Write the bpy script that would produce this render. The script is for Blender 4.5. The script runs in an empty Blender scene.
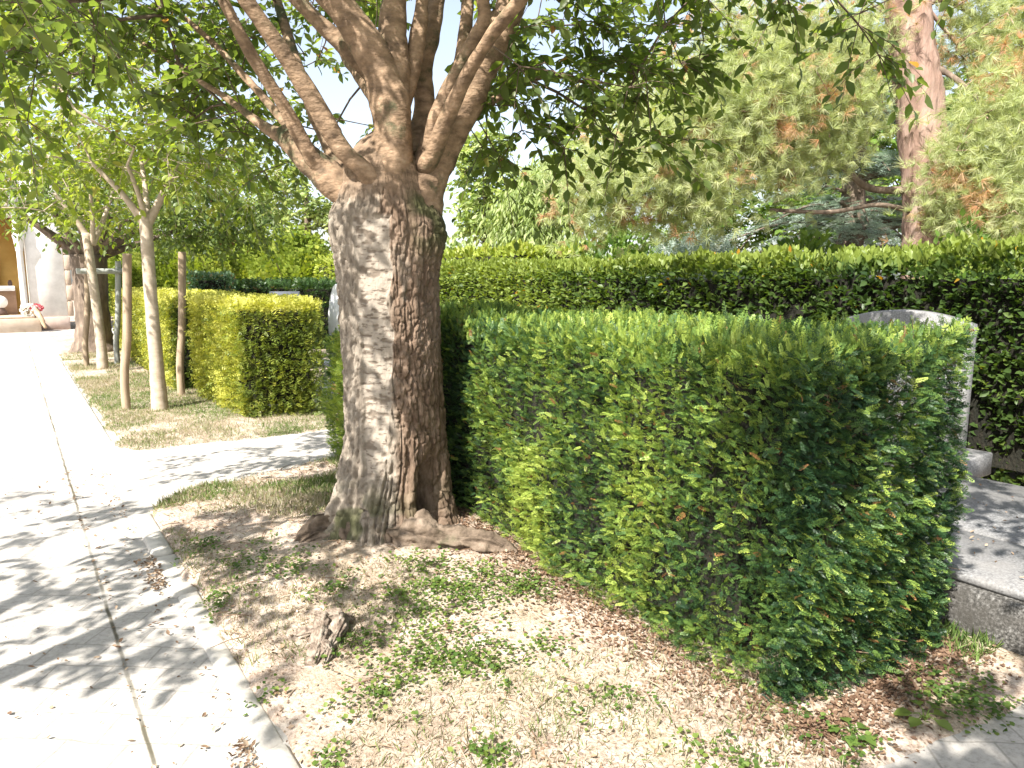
import bpy, math, random
import numpy as np
from math import radians, sin, cos, pi, atan2
from mathutils import Matrix, Vector

R = np.random.default_rng(7)
random.seed(7)
scn = bpy.context.scene
COL = scn.collection
UP = np.array([0, 0, 1.0])

# ---------------------------------------------------------------- camera model
FPX = 710.0
PITCH = math.atan(104 / FPX)
YAW = radians(35)
EYE = np.array([0, 0, 1.6])
_f = np.array([sin(YAW) * cos(PITCH), cos(YAW) * cos(PITCH), -sin(PITCH)])
_r = np.array([cos(YAW), -sin(YAW), 0])
_u = np.cross(_r, _f)
FWD = np.array([sin(YAW), cos(YAW), 0])


def ray(px, py):
    return _f + _r * (px - 512) / FPX - _u * (py - 384) / FPX


def P(px, py, fwd):
    """real-world point that stands fwd metres ahead of the photographer at that direction"""
    d = ray(px, py)
    return EYE + d * fwd / d.dot(FWD)


def G(px, py, h=0.0):
    d = ray(px, py)
    return EYE + d * (h - EYE[2]) / d[2]


# ---------------------------------------------------------------- noise
def _hash(i, seed):
    i = i.astype(np.uint64)
    n = (i[..., 0] * np.uint64(73856093)) ^ (i[..., 1] * np.uint64(19349663)) ^ (i[..., 2] * np.uint64(83492791)) ^ np.uint64(seed * 2654435761 % (1 << 32))
    n &= np.uint64(0xffffffff)
    n = (n ^ (n >> np.uint64(15))) * np.uint64(2246822519) & np.uint64(0xffffffff)
    n = (n ^ (n >> np.uint64(13))) * np.uint64(3266489917) & np.uint64(0xffffffff)
    n = n ^ (n >> np.uint64(16))
    return n.astype(np.float64) / 4294967295.0


def vn(p, seed=1):
    p = np.asarray(p, float) + 1000.0
    i = np.floor(p).astype(np.int64)
    f = p - i
    u = f * f * f * (f * (f * 6 - 15) + 10)
    out = 0
    for a in (0, 1):
        for b in (0, 1):
            for c in (0, 1):
                w = (u[..., 0] if a else 1 - u[..., 0]) * (u[..., 1] if b else 1 - u[..., 1]) * (u[..., 2] if c else 1 - u[..., 2])
                out = out + w * _hash(i + np.array([a, b, c]), seed)
    return out * 2 - 1


def fbm(p, octv=3, seed=1):
    p = np.asarray(p, float)
    s, a, t = 0, 1.0, 0
    for k in range(octv):
        s = s + a * vn(p * 2 ** k, seed + k)
        t += a
        a *= .5
    return s / t


def xyz(x, y, z=0):
    x, y = np.broadcast_arrays(np.asarray(x, float), np.asarray(y, float))
    return np.stack([x, y, np.broadcast_to(np.asarray(z, float), x.shape)], -1)


def nrm(v):
    return v / np.maximum(np.linalg.norm(v, axis=-1, keepdims=True), 1e-9)


def smooth(a, b, x):
    t = np.clip((x - a) / (b - a), 0, 1)
    return t * t * (3 - 2 * t)


# ---------------------------------------------------------------- mesh helpers
class Acc:
    def __init__(s):
        s.v, s.f, s.m, s.t, s.n = [], [], [], [], 0

    def add(s, V, faces, mat=0, tint=0.5):
        V = np.asarray(V, float)
        for F in (faces if isinstance(faces, list) else [faces]):
            F = np.asarray(F, np.int64)
            s.f.append(F + s.n)
            s.m.append(np.full(len(F), mat, np.int32))
        s.v.append(V)
        s.t.append(np.broadcast_to(np.asarray(tint, float), (len(V),)))
        s.n += len(V)

    def build(s, name, mats, parent=None, smoothed=False, attrs=None):
        V = np.concatenate(s.v)
        me = bpy.data.meshes.new(name)
        me.vertices.add(len(V))
        me.vertices.foreach_set('co', V.astype(np.float32).ravel())
        nl = sum(F.size for F in s.f)
        npoly = sum(len(F) for F in s.f)
        me.loops.add(nl)
        me.loops.foreach_set('vertex_index', np.concatenate([F.ravel() for F in s.f]).astype(np.int32))
        me.polygons.add(npoly)
        k = np.concatenate([np.full(len(F), F.shape[1], np.int64) for F in s.f])
        st = np.concatenate([[0], np.cumsum(k)[:-1]])
        me.polygons.foreach_set('loop_start', st.astype(np.int32))
        me.polygons.foreach_set('material_index', np.concatenate(s.m))
        if smoothed:
            me.polygons.foreach_set('use_smooth', np.ones(npoly, bool))
        a = me.attributes.new('tint', 'FLOAT', 'POINT')
        a.data.foreach_set('value', np.concatenate(s.t).astype(np.float32))
        for kk, vv in (attrs or {}).items():
            a = me.attributes.new(kk, 'FLOAT', 'POINT')
            a.data.foreach_set('value', np.asarray(vv, np.float32))
        me.update(calc_edges=True)
        for m in (mats if isinstance(mats, (list, tuple)) else [mats]):
            me.materials.append(m)
        o = bpy.data.objects.new(name, me)
        COL.objects.link(o)
        if parent is not None:
            o.parent = parent
            o.matrix_parent_inverse = Matrix.Translation(-Vector(parent.location))
        return o


def empty(name, loc, label, cat, group=None):
    o = bpy.data.objects.new(name, None)
    COL.objects.link(o)
    o.location = [float(c) for c in loc]
    return tag(o, label, cat, group)


def tag(o, label=None, cat=None, group=None, kind=None):
    for k, v in (('label', label), ('category', cat), ('group', group), ('kind', kind)):
        if v:
            o[k] = v
    return o


def copy_tree(o, loc, label, parent=None):
    c = o.copy()
    COL.objects.link(c)
    if parent is None:
        c.location = loc
        c['label'] = label
    else:
        c.parent = parent
    for ch in o.children:
        copy_tree(ch, None, None, c)
    return c


def tube(path, rad, segs=8, cap=True, noise=0, nscale=8, seed=1, ridge=0):
    path = np.asarray(path, float)
    n = len(path)
    rad = np.broadcast_to(np.asarray(rad, float), (n,))
    t = np.gradient(path, axis=0)
    t = nrm(t)
    ref = np.array([1., 0, 0]) if abs(t[0][0]) < .8 else np.array([0, 1., 0])
    V = np.zeros((n, segs, 3))
    a = np.linspace(0, 2 * pi, segs, endpoint=False)
    for i in range(n):
        x = ref - t[i] * ref.dot(t[i])
        x /= max(np.linalg.norm(x), 1e-9)
        ref = x
        y = np.cross(t[i], x)
        V[i] = path[i] + rad[i] * (np.cos(a)[:, None] * x + np.sin(a)[:, None] * y)
    if noise:
        d = V - path[:, None, :]
        k_ = 1 + noise * fbm(V * nscale, 3, seed)
        if ridge:
            s_ = np.concatenate([[0], np.cumsum(np.linalg.norm(np.diff(path, axis=0), axis=1))])
            q_ = np.stack([np.repeat(np.cos(a)[None] * 3.2, n, 0), np.repeat(np.sin(a)[None] * 3.2, n, 0), np.repeat(s_[:, None] * 5, segs, 1)], -1)
            k_ = k_ + ridge * (smooth(.1, .9, 1 - np.abs(vn(q_, seed + 5)) * 1.3) - .7) + .1 * fbm(V * 60, 2, seed + 8)
        V = path[:, None, :] + d * k_[..., None]
    V = V.reshape(-1, 3)
    i, j = np.meshgrid(np.arange(n - 1), np.arange(segs), indexing='ij')
    i, j = i.ravel(), j.ravel()
    F = np.stack([i * segs + j, i * segs + (j + 1) % segs, (i + 1) * segs + (j + 1) % segs, (i + 1) * segs + j], -1)
    fs = [F]
    if cap:
        V = np.vstack([V, path[0], path[-1]])
        j = np.arange(segs)
        fs.append(np.stack([(j + 1) % segs, j, np.full(segs, n * segs)], -1))
        fs.append(np.stack([(n - 1) * segs + j, (n - 1) * segs + (j + 1) % segs, np.full(segs, n * segs + 1)], -1))
    return V, fs


def spline(pts, n):
    """Catmull-Rom through pts, n samples"""
    p = np.asarray(pts, float)
    p = np.vstack([2 * p[0] - p[1], p, 2 * p[-1] - p[-2]])
    m = len(p) - 3
    out = []
    for t in np.linspace(0, m - 1e-6, n):
        k = int(t)
        u = t - k
        a, b, c, d = p[k:k + 4]
        out.append(.5 * ((2 * b) + (c - a) * u + (2 * a - 5 * b + 4 * c - d) * u * u + (3 * b - a - 3 * c + d) * u ** 3))
    return np.array(out)


def box(acc, lo, hi, mat=0, bev=0.0, M=None, tint=.5):
    lo, hi = np.array(lo, float), np.array(hi, float)
    b = min(bev, .45 * (hi - lo).min())
    pts = []
    for sx in (0, 1):
        for sy in (0, 1):
            for sz in (0, 1):
                s = np.array([sx, sy, sz])
                c = np.where(s, hi, lo)
                inw = np.where(s, -b, b)
                for ax in range(3):
                    q = c + inw
                    q[ax] = c[ax]
                    pts.append(q)
    V = np.array(pts)
    if M is not None:
        V = V @ M[:3, :3].T + M[:3, 3]
    idx = lambda sx, sy, sz, ax: ((sx * 2 + sy) * 2 + sz) * 3 + ax
    quads, tris = [], []
    for ax in range(3):
        o1, o2 = (ax + 1) % 3, (ax + 2) % 3
        for s in (0, 1):
            def k(a, bb):
                c = [0, 0, 0]
                c[ax] = s
                c[o1] = a
                c[o2] = bb
                return idx(*c, ax)
            q = [k(0, 0), k(1, 0), k(1, 1), k(0, 1)]
            quads.append(q if s else q[::-1])
    for ax in range(3):
        o1, o2 = (ax + 1) % 3, (ax + 2) % 3
        for a in (0, 1):
            for bb in (0, 1):
                def k(c_ax, w):
                    c = [0, 0, 0]
                    c[ax] = c_ax
                    c[o1] = a
                    c[o2] = bb
                    return idx(*c, w)
                q = [k(0, o1), k(1, o1), k(1, o2), k(0, o2)]
                quads.append(q if (a == bb) == False else q[::-1])
    for sx in (0, 1):
        for sy in (0, 1):
            for sz in (0, 1):
                t = [idx(sx, sy, sz, 0), idx(sx, sy, sz, 1), idx(sx, sy, sz, 2)]
                tris.append(t if (sx + sy + sz) % 2 == 1 else t[::-1])
    acc.add(V, [np.array(quads), np.array(tris)], mat, tint)


def lathe(acc, base, prof, segs=24, mat=0):
    prof = np.array(prof, float)
    a = np.linspace(0, 2 * pi, segs, endpoint=False)
    V = np.stack([prof[:, 0:1] * np.cos(a), prof[:, 0:1] * np.sin(a), np.repeat(prof[:, 1:2], segs, 1)], -1).reshape(-1, 3) + np.array(base)
    n = len(prof)
    i, j = np.meshgrid(np.arange(n - 1), np.arange(segs), indexing='ij')
    i, j = i.ravel(), j.ravel()
    F = np.stack([i * segs + j, i * segs + (j + 1) % segs, (i + 1) * segs + (j + 1) % segs, (i + 1) * segs + j], -1)
    acc.add(V, F, mat)


def scatter(acc, T, pos, axis, normal, scale, mat=0, tint=.5):
    """copies of a small leaf or sprig shape T=(verts, faces), its +Y along axis and +Z near normal"""
    TV, TF = T
    N = len(pos)
    if N == 0:
        return
    Y = nrm(np.asarray(axis, float))
    X = nrm(np.cross(Y, normal))
    Z = np.cross(X, Y)
    s = np.broadcast_to(np.asarray(scale, float), (N,))
    B = np.stack([X, Y, Z], 1) * s[:, None, None]
    V = np.einsum('kc,ncd->nkd', TV, B) + np.asarray(pos)[:, None, :]
    k = len(TV)
    off = (np.arange(N) * k)[:, None, None]
    fs = [(F[None] + off).reshape(-1, F.shape[1]) for F in TF]
    t = np.repeat(np.broadcast_to(np.asarray(tint, float), (N,)), k)
    acc.add(V.reshape(-1, 3), fs, mat, t)


# leaf and sprig shapes ----------------------------------------------------
def leaf_shape(w=.22, fold=.06, curl=.12):
    V = np.array([[0, 0, 0], [0, .33, -fold * .2], [0, .68, -curl * .4], [0, 1, -curl],
                  [-w, .36, fold], [-w * .8, .68, fold - curl * .4], [w, .36, fold], [w * .8, .68, fold - curl * .4]])
    tri = np.array([[0, 1, 4], [0, 6, 1], [2, 3, 5], [2, 7, 3]])
    quad = np.array([[1, 2, 5, 4], [1, 6, 7, 2]])
    return V, [tri, quad]


LEAF = leaf_shape(.26)
LEAF_WIDE = leaf_shape(.42, .08, .15)
LEAF_SLIM = leaf_shape(.13, .04, .2)
DRYLEAF = leaf_shape(.28, .16, -.25)
LEAF_FLAT = (np.array([[0, 0, 0], [-.3, .45, .06], [0, 1, -.1], [.3, .45, .06]]), [np.array([[0, 3, 2, 1]])])


def sprig_shape(n=8, nl=.3, w=.045, droop=.15, ang=50, seed=0, taper=.5):
    rr = np.random.default_rng(seed)
    V, F = [], []
    a = radians(ang)
    for i in range(n):
        t = .08 + .88 * i / max(n - 1, 1)
        for sd in (-1, 1):
            L = nl * (1 - taper * (i / n) ** 1.5) * rr.uniform(.85, 1.15)
            d = np.array([sd * sin(a), cos(a), rr.uniform(-.15, .35)])
            p = np.array([rr.uniform(-.015, .015), t, -droop * t * t])
            wv = np.array([-sd * cos(a), sin(a), 0]) * w
            b = len(V)
            V += [p, p + d * L * .5 + wv, p + d * L, p + d * L * .5 - wv]
            F.append([b, b + 1, b + 2, b + 3] if sd > 0 else [b, b + 3, b + 2, b + 1])
    # the little stem
    b = len(V)
    e = w * .5
    V += [[-e, 0, 0], [e, 0, 0], [e * .5, .6, -droop * .36], [-e * .5, .6, -droop * .36]]
    F.append([b, b + 1, b + 2, b + 3])
    p = np.array([0, .95, -droop])
    b = len(V)
    V += [p, p + [w, .12, 0], p + [0, .22, -.03], p + [-w, .12, 0]]
    F.append([b, b + 1, b + 2, b + 3])
    return np.array(V, float), [np.array(F)]


SPRIGS = [sprig_shape(8, .32, .05, .18, 52, 1), sprig_shape(7, .36, .055, .3, 56, 2), sprig_shape(9, .28, .045, .05, 45, 3)]
SPRIG_FAR = [sprig_shape(4, .42, .10, .15, 50, 4), sprig_shape(3, .5, .12, .25, 55, 5)]


def tuft_shape(n=26, spread=55, w=.012, seed=0):
    rr = np.random.default_rng(seed)
    V, F = [], []
    for i in range(n):
        th = radians(spread) * math.sqrt(rr.uniform(.02, 1))
        ph = rr.uniform(0, 2 * pi)
        d = np.array([sin(th) * cos(ph), cos(th), sin(th) * sin(ph)])
        s = np.cross(d, rr.normal(size=3))
        s = s / np.linalg.norm(s) * w
        L = rr.uniform(.7, 1)
        b = len(V)
        V += [-s, s, d * L * .6 + s * .8, d * L, d * L * .6 - s * .8]
        F.append([b, b + 1, b + 2, b + 3, b + 4])
    return np.array(V), [np.array(F)]


TUFTS = [tuft_shape(24, 60, .014, 1), tuft_shape(24, 75, .014, 2)]


# ---------------------------------------------------------------- materials
def mat_new(name):
    m = bpy.data.materials.new(name)
    m.use_nodes = True
    nt = m.node_tree
    nt.nodes.clear()
    return m, nt, nt.nodes, nt.links


def ramp(nd, stops):
    r = nd.new('ShaderNodeValToRGB')
    while len(r.color_ramp.elements) < len(stops):
        r.color_ramp.elements.new(.5)
    for e, (p, c) in zip(r.color_ramp.elements, stops):
        e.position = p
        e.color = (*c, 1)
    return r


def leaf_mat(name, stops, trans=.4, rough=.45, tscale=(1.5, 1.7, .7), spec=.4):
    m, nt, nd, ln = mat_new(name)
    at = nd.new('ShaderNodeAttribute')
    at.attribute_name = 'tint'
    rp = ramp(nd, stops)
    ln.new(at.outputs['Fac'], rp.inputs[0])
    pb = nd.new('ShaderNodeBsdfPrincipled')
    pb.inputs['Roughness'].default_value = rough
    pb.inputs['Specular IOR Level'].default_value = spec
    ln.new(rp.outputs[0], pb.inputs['Base Color'])
    tr = nd.new('ShaderNodeBsdfTranslucent')
    mx = nd.new('ShaderNodeMix')
    mx.data_type = 'RGBA'
    mx.blend_type = 'MULTIPLY'
    mx.inputs[0].default_value = 1
    mx.inputs['B'].default_value = (*tscale, 1)
    ln.new(rp.outputs[0], mx.inputs['A'])
    ln.new(mx.outputs['Result'], tr.inputs['Color'])
    ms = nd.new('ShaderNodeMixShader')
    ms.inputs[0].default_value = trans
    ln.new(pb.outputs[0], ms.inputs[1])
    ln.new(tr.outputs[0], ms.inputs[2])
    out = nd.new('ShaderNodeOutputMaterial')
    ln.new(ms.outputs[0], out.inputs[0])
    return m


def noise_mat(name, stops, scale=(4, 4, 4), detail=8, rough=.9, bump=.3, bscale=None, dist=.02, spec=.3, mixn=None):
    """stone, soil and bark: a ramp over stretched noise, with bump of its own"""
    m, nt, nd, ln = mat_new(name)
    tc = nd.new('ShaderNodeTexCoord')
    mp = nd.new('ShaderNodeMapping')
    mp.inputs['Scale'].default_value = scale
    ln.new(tc.outputs['Object'], mp.inputs[0])
    n1 = nd.new('ShaderNodeTexNoise')
    n1.inputs['Scale'].default_value = 1
    n1.inputs['Detail'].default_value = detail
    n1.inputs['Roughness'].default_value = .65
    ln.new(mp.outputs[0], n1.inputs['Vector'])
    rp = ramp(nd, stops)
    ln.new(n1.outputs['Fac'], rp.inputs[0])
    pb = nd.new('ShaderNodeBsdfPrincipled')
    pb.inputs['Roughness'].default_value = rough
    pb.inputs['Specular IOR Level'].default_value = spec
    colout = rp.outputs[0]
    if mixn:
        c2, sc2, lo, hi = mixn
        n3 = nd.new('ShaderNodeTexNoise')
        n3.inputs['Scale'].default_value = sc2
        n3.inputs['Detail'].default_value = 6
        n3.inputs['Roughness'].default_value = .7
        ln.new(tc.outputs['Object'], n3.inputs['Vector'])
        mr = nd.new('ShaderNodeMapRange')
        mr.inputs[1].default_value = lo
        mr.inputs[2].default_value = hi
        ln.new(n3.outputs['Fac'], mr.inputs[0])
        mx = nd.new('ShaderNodeMix')
        mx.data_type = 'RGBA'
        ln.new(mr.outputs[0], mx.inputs[0])
        ln.new(colout, mx.inputs['A'])
        mx.inputs['B'].default_value = (*c2, 1)
        colout = mx.outputs['Result']
    ln.new(colout, pb.inputs['Base Color'])
    n2 = nd.new('ShaderNodeTexNoise')
    n2.inputs['Detail'].default_value = 6
    mp2 = nd.new('ShaderNodeMapping')
    mp2.inputs['Scale'].default_value = bscale or tuple(3 * s for s in scale)
    ln.new(tc.outputs['Object'], mp2.inputs[0])
    ln.new(mp2.outputs[0], n2.inputs['Vector'])
    n2.inputs['Scale'].default_value = 1
    bp = nd.new('ShaderNodeBump')
    bp.inputs['Strength'].default_value = bump
    bp.inputs['Distance'].default_value = dist
    ln.new(n2.outputs['Fac'], bp.inputs['Height'])
    ln.new(bp.outputs[0], pb.inputs['Normal'])
    out = nd.new('ShaderNodeOutputMaterial')
    ln.new(pb.outputs[0], out.inputs[0])
    return m


GREENS = lambda a, b, c: [(0, a), (.5, b), (.9, c), (.97, (.22, .12, .05))]
M = {}
M['cherry_leaf'] = leaf_mat('cherry_leaf', GREENS((.05, .08, .022), (.09, .13, .036), (.17, .205, .065)), .58, .4, (2.3, 2.2, .9))
M['young_leaf'] = leaf_mat('young_leaf', GREENS((.10, .145, .025), (.19, .235, .04), (.30, .32, .07)), .52, .45, (1.6, 1.7, .6))
M['old_leaf'] = leaf_mat('old_leaf', GREENS((.07, .11, .035), (.13, .18, .055), (.22, .26, .08)), .45, .45, (1.6, 1.7, .6))
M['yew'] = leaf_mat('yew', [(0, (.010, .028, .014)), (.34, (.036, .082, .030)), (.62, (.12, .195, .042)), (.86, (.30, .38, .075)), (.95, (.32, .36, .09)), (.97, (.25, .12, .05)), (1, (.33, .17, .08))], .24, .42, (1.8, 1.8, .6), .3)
M['yew_dark'] = leaf_mat('yew_dark', [(0, (.018, .042, .016)), (.4, (.035, .075, .022)), (.8, (.065, .12, .03)), (.95, (.12, .18, .05)), (.97, (.25, .12, .05)), (1, (.33, .17, .08))], .22, .4, (1.8, 1.8, .6), .5)
M['golden_yew'] = leaf_mat('golden_yew', [(0, (.06, .10, .02)), (.45, (.15, .19, .03)), (.8, (.42, .42, .08)), (1, (.56, .54, .15))], .3, .5, (1.5, 1.5, .5))
M['box_blue'] = leaf_mat('box_blue', [(0, (.05, .10, .05)), (.6, (.12, .19, .11)), (.9, (.2, .25, .12)), (1, (.28, .2, .10))], .3)
M['conifer'] = leaf_mat('conifer', [(0, (.10, .16, .02)), (.5, (.23, .29, .04)), (1, (.36, .38, .08))], .35, .5, (1.5, 1.5, .5))
M['laurel'] = leaf_mat('laurel', [(0, (.025, .05, .017)), (.5, (.07, .115, .028)), (.9, (.19, .24, .05)), (.97, (.34, .24, .03)), (1, (.45, .22, .03))], .35, .42, (1.8, 1.8, .6), .25)
M['pine'] = leaf_mat('pine', [(0, (.20, .25, .11)), (.4, (.38, .43, .21)), (.72, (.52, .54, .34)), (.8, (.50, .38, .25)), (1, (.45, .25, .14))], .45, .5, (1.4, 1.4, .7))
M['cedar'] = leaf_mat('cedar', [(0, (.14, .20, .16)), (.5, (.28, .35, .29)), (1, (.56, .60, .54))], .25, .5, (1.2, 1.3, 1))
M['pale_leaf'] = leaf_mat('pale_leaf', [(0, (.14, .20, .07)), (.5, (.27, .33, .12)), (1, (.42, .44, .20))], .4, .5, (1.4, 1.5, .7))
M['willow_leaf'] = leaf_mat('willow_leaf', [(0, (.13, .19, .05)), (.5, (.23, .29, .09)), (1, (.33, .37, .15))], .4, .5, (1.4, 1.5, .7))
M['shrub_leaf'] = leaf_mat('shrub_leaf', [(0, (.05, .11, .02)), (.5, (.12, .2, .035)), (1, (.22, .28, .06))], .4, .45, (1.5, 1.5, .6))
M['weed'] = leaf_mat('weed', [(0, (.04, .085, .018)), (.5, (.09, .15, .03)), (1, (.20, .25, .06))], .4, .5, (1.5, 1.5, .6))
M['grass'] = leaf_mat('grass', [(0, (.07, .13, .03)), (.4, (.17, .24, .06)), (.55, (.34, .28, .20)), (1, (.5, .43, .35))], .35, .6, (1.2, 1.3, .7))
M['litter'] = leaf_mat('litter', [(0, (.12, .07, .045)), (.4, (.25, .17, .11)), (.8, (.42, .33, .24)), (.96, (.52, .45, .35)), (1, (.40, .14, .06))], .15, .7, (1, .9, .7), .2)

M['twig'] = noise_mat('twig_bark', [(.3, (.07, .05, .035)), (.7, (.17, .125, .09))], (20, 20, 20), 4, .85, .2)
M['limb'] = noise_mat('limb_bark', [(.25, (.06, .038, .024)), (.42, (.15, .10, .062)), (.58, (.26, .175, .11)), (.75, (.36, .265, .18))], (10, 10, 17), 6, .8, .5, (22, 22, 40), .03, .3, ((.05, .055, .025), 3.5, .56, .66))
M['young_bark'] = noise_mat('young_bark', [(.3, (.30, .24, .17)), (.6, (.42, .35, .27)), (.8, (.50, .43, .34))], (9, 9, 16), 6, .8, .3, (10, 10, 45), .01)
M['old_bark'] = noise_mat('old_bark', [(.3, (.06, .045, .035)), (.55, (.16, .12, .09)), (.8, (.30, .24, .19))], (8, 8, 3), 6, .9, .6, (16, 16, 6), .03)
M['pine_bark'] = noise_mat('pine_bark', [(.28, (.13, .075, .055)), (.5, (.25, .165, .13)), (.75, (.37, .275, .23))], (5, 5, 1.3), 8, .95, .8, (9, 9, 2.4), .05)
M['stake'] = noise_mat('stake_wood', [(.3, (.20, .15, .10)), (.6, (.34, .26, .18)), (.8, (.43, .35, .26))], (14, 14, 2), 5, .85, .3, (40, 40, 4), .006)
M['grey_stake'] = noise_mat('weathered_wood', [(.3, (.20, .21, .19)), (.6, (.33, .34, .31)), (.8, (.43, .43, .40))], (14, 14, 2), 5, .85, .3, (40, 40, 4), .006)
M['root'] = noise_mat('root_wood', [(.32, (.05, .036, .025)), (.5, (.13, .097, .07)), (.72, (.25, .195, .15))], (10, 10, 10), 7, .9, .8, (25, 25, 25), .02, .25, ((.07, .065, .035), 5, .60, .72))
M['grey_root'] = noise_mat('bleached_root', [(.34, (.07, .05, .038)), (.46, (.17, .13, .10)), (.6, (.27, .225, .18)), (.75, (.36, .31, .26))], (30, 30, 30), 8, .9, .9, (14, 14, 60), .02, .25)
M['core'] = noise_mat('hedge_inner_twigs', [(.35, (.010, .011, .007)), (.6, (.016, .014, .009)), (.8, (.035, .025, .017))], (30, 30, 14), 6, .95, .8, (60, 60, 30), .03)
M['granite'] = noise_mat('granite', [(.30, (.045, .045, .047)), (.45, (.14, .14, .143)), (.6, (.21, .21, .21)), (.72, (.33, .33, .33))], (90, 90, 90), 3, .55, .1, None, .002, .4, ((.22, .21, .20), 1.8, .45, .75))
M['granite_rough'] = noise_mat('rough_granite', [(.36, (.02, .02, .019)), (.47, (.06, .057, .052)), (.58, (.13, .125, .118)), (.7, (.24, .235, .225))], (75, 75, 75), 4, .8, .5, None, .006, .3, ((.05, .046, .04), 5, .40, .65))
M['dark_granite'] = noise_mat('dark_granite', [(.3, (.05, .055, .065)), (.7, (.11, .12, .135))], (90, 90, 90), 3, .25, .03, None, .001, .5)
M['white_stone'] = noise_mat('white_stone', [(.3, (.55, .55, .56)), (.7, (.72, .72, .72))], (6, 6, 6), 6, .7, .1)
M['chapel_stone'] = noise_mat('chapel_stone', [(.3, (.60, .57, .52)), (.7, (.78, .75, .70))], (3, 3, 3), 6, .85, .1)
M['chapel_base'] = noise_mat('chapel_base', [(.3, (.42, .30, .25)), (.7, (.60, .47, .40))], (3, 3, 3), 6, .85, .15)
M['quoin'] = noise_mat('quoin_stone', [(.3, (.30, .22, .16)), (.7, (.45, .36, .28))], (4, 4, 4), 6, .85, .2)
M['step_stone'] = noise_mat('step_stone', [(.3, (.45, .35, .26)), (.7, (.62, .51, .40))], (4, 4, 4), 6, .85, .15)
M['ochre'] = noise_mat('ochre_plaster', [(.3, (.55, .31, .07)), (.7, (.68, .42, .12))], (2, 2, 2), 6, .9, .1)
M['brown_plaster'] = noise_mat('brown_plaster', [(.3, (.24, .15, .10)), (.7, (.36, .25, .18))], (3, 3, 3), 6, .9, .1)
M['dark_wood'] = noise_mat('dark_wood', [(.3, (.05, .03, .025)), (.7, (.12, .07, .05))], (8, 8, 2), 5, .6, .2)
M['petal_white'] = leaf_mat('petal_white', [(0, (.6, .6, .55)), (1, (.8, .8, .76))], .3, .6, (1, 1, 1))
M['petal_red'] = leaf_mat('petal_red', [(0, (.5, .04, .06)), (1, (.65, .15, .18))], .3, .6, (1, 1, 1))
M['wrap'] = noise_mat('kraft_paper', [(.3, (.36, .24, .14)), (.7, (.5, .36, .24))], (9, 9, 9), 4, .8, .2)


def main_bark():
    m, nt, nd, ln = mat_new('cherry_trunk_bark')
    tc = nd.new('ShaderNodeTexCoord')

    def noise(scale, detail=6, rough=.65):
        mp = nd.new('ShaderNodeMapping')
        mp.inputs['Scale'].default_value = scale
        ln.new(tc.outputs['Object'], mp.inputs[0])
        n = nd.new('ShaderNodeTexNoise')
        n.inputs['Scale'].default_value = 1
        n.inputs['Detail'].default_value = detail
        n.inputs['Roughness'].default_value = rough
        ln.new(mp.outputs[0], n.inputs['Vector'])
        return n.outputs['Fac']

    def attr(nm):
        a = nd.new('ShaderNodeAttribute')
        a.attribute_name = nm
        return a.outputs['Fac']

    def mixc(fac, a, b):
        mx = nd.new('ShaderNodeMix')
        mx.data_type = 'RGBA'
        for s, i in ((fac, 0), (a, 'A'), (b, 'B')):
            if isinstance(s, tuple):
                mx.inputs[i].default_value = (*s, 1)
            else:
                ln.new(s, mx.inputs[i])
        return mx.outputs['Result']
    rough_b = ramp(nd, [(.3, (.06, .038, .025)), (.45, (.13, .088, .06)), (.6, (.21, .15, .108)), (.78, (.34, .27, .21))])
    ln.new(noise((26, 26, 9), 8, .7), rough_b.inputs[0])
    grey_b = ramp(nd, [(.3, (.105, .085, .065)), (.5, (.215, .18, .143)), (.7, (.34, .295, .24))])
    ln.new(noise((24, 24, 6), 8, .7), grey_b.inputs[0])
    peel = ramp(nd, [(.36, (.14, .11, .085)), (.43, (.29, .25, .205)), (.6, (.33, .285, .235)), (.8, (.40, .355, .30))])
    ln.new(noise((20, 20, 58), 3, .55), peel.inputs[0])
    c = mixc(attr('greyside'), rough_b.outputs[0], grey_b.outputs[0])
    c = mixc(attr('peel'), c, peel.outputs[0])
    lb = ramp(nd, [(.28, (.07, .045, .028)), (.45, (.16, .108, .068)), (.62, (.27, .185, .12)), (.78, (.36, .27, .19))])
    ln.new(noise((12, 12, 30), 7, .7), lb.inputs[0])
    c = mixc(attr('fork'), c, lb.outputs[0])
    c = mixc(attr('tick'), c, (.17, .138, .108))
    c = mixc(attr('moss'), c, (.055, .06, .022))
    pb = nd.new('ShaderNodeBsdfPrincipled')
    pb.inputs['Roughness'].default_value = .88
    pb.inputs['Specular IOR Level'].default_value = .25
    ln.new(c, pb.inputs['Base Color'])
    bp = nd.new('ShaderNodeBump')
    bp.inputs['Strength'].default_value = .7
    bp.inputs['Distance'].default_value = .016
    ln.new(noise((60, 60, 34), 6, .7), bp.inputs['Height'])
    ln.new(bp.outputs[0], pb.inputs['Normal'])
    out = nd.new('ShaderNodeOutputMaterial')
    ln.new(pb.outputs[0], out.inputs[0])
    return m


M['trunk'] = main_bark()


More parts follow.
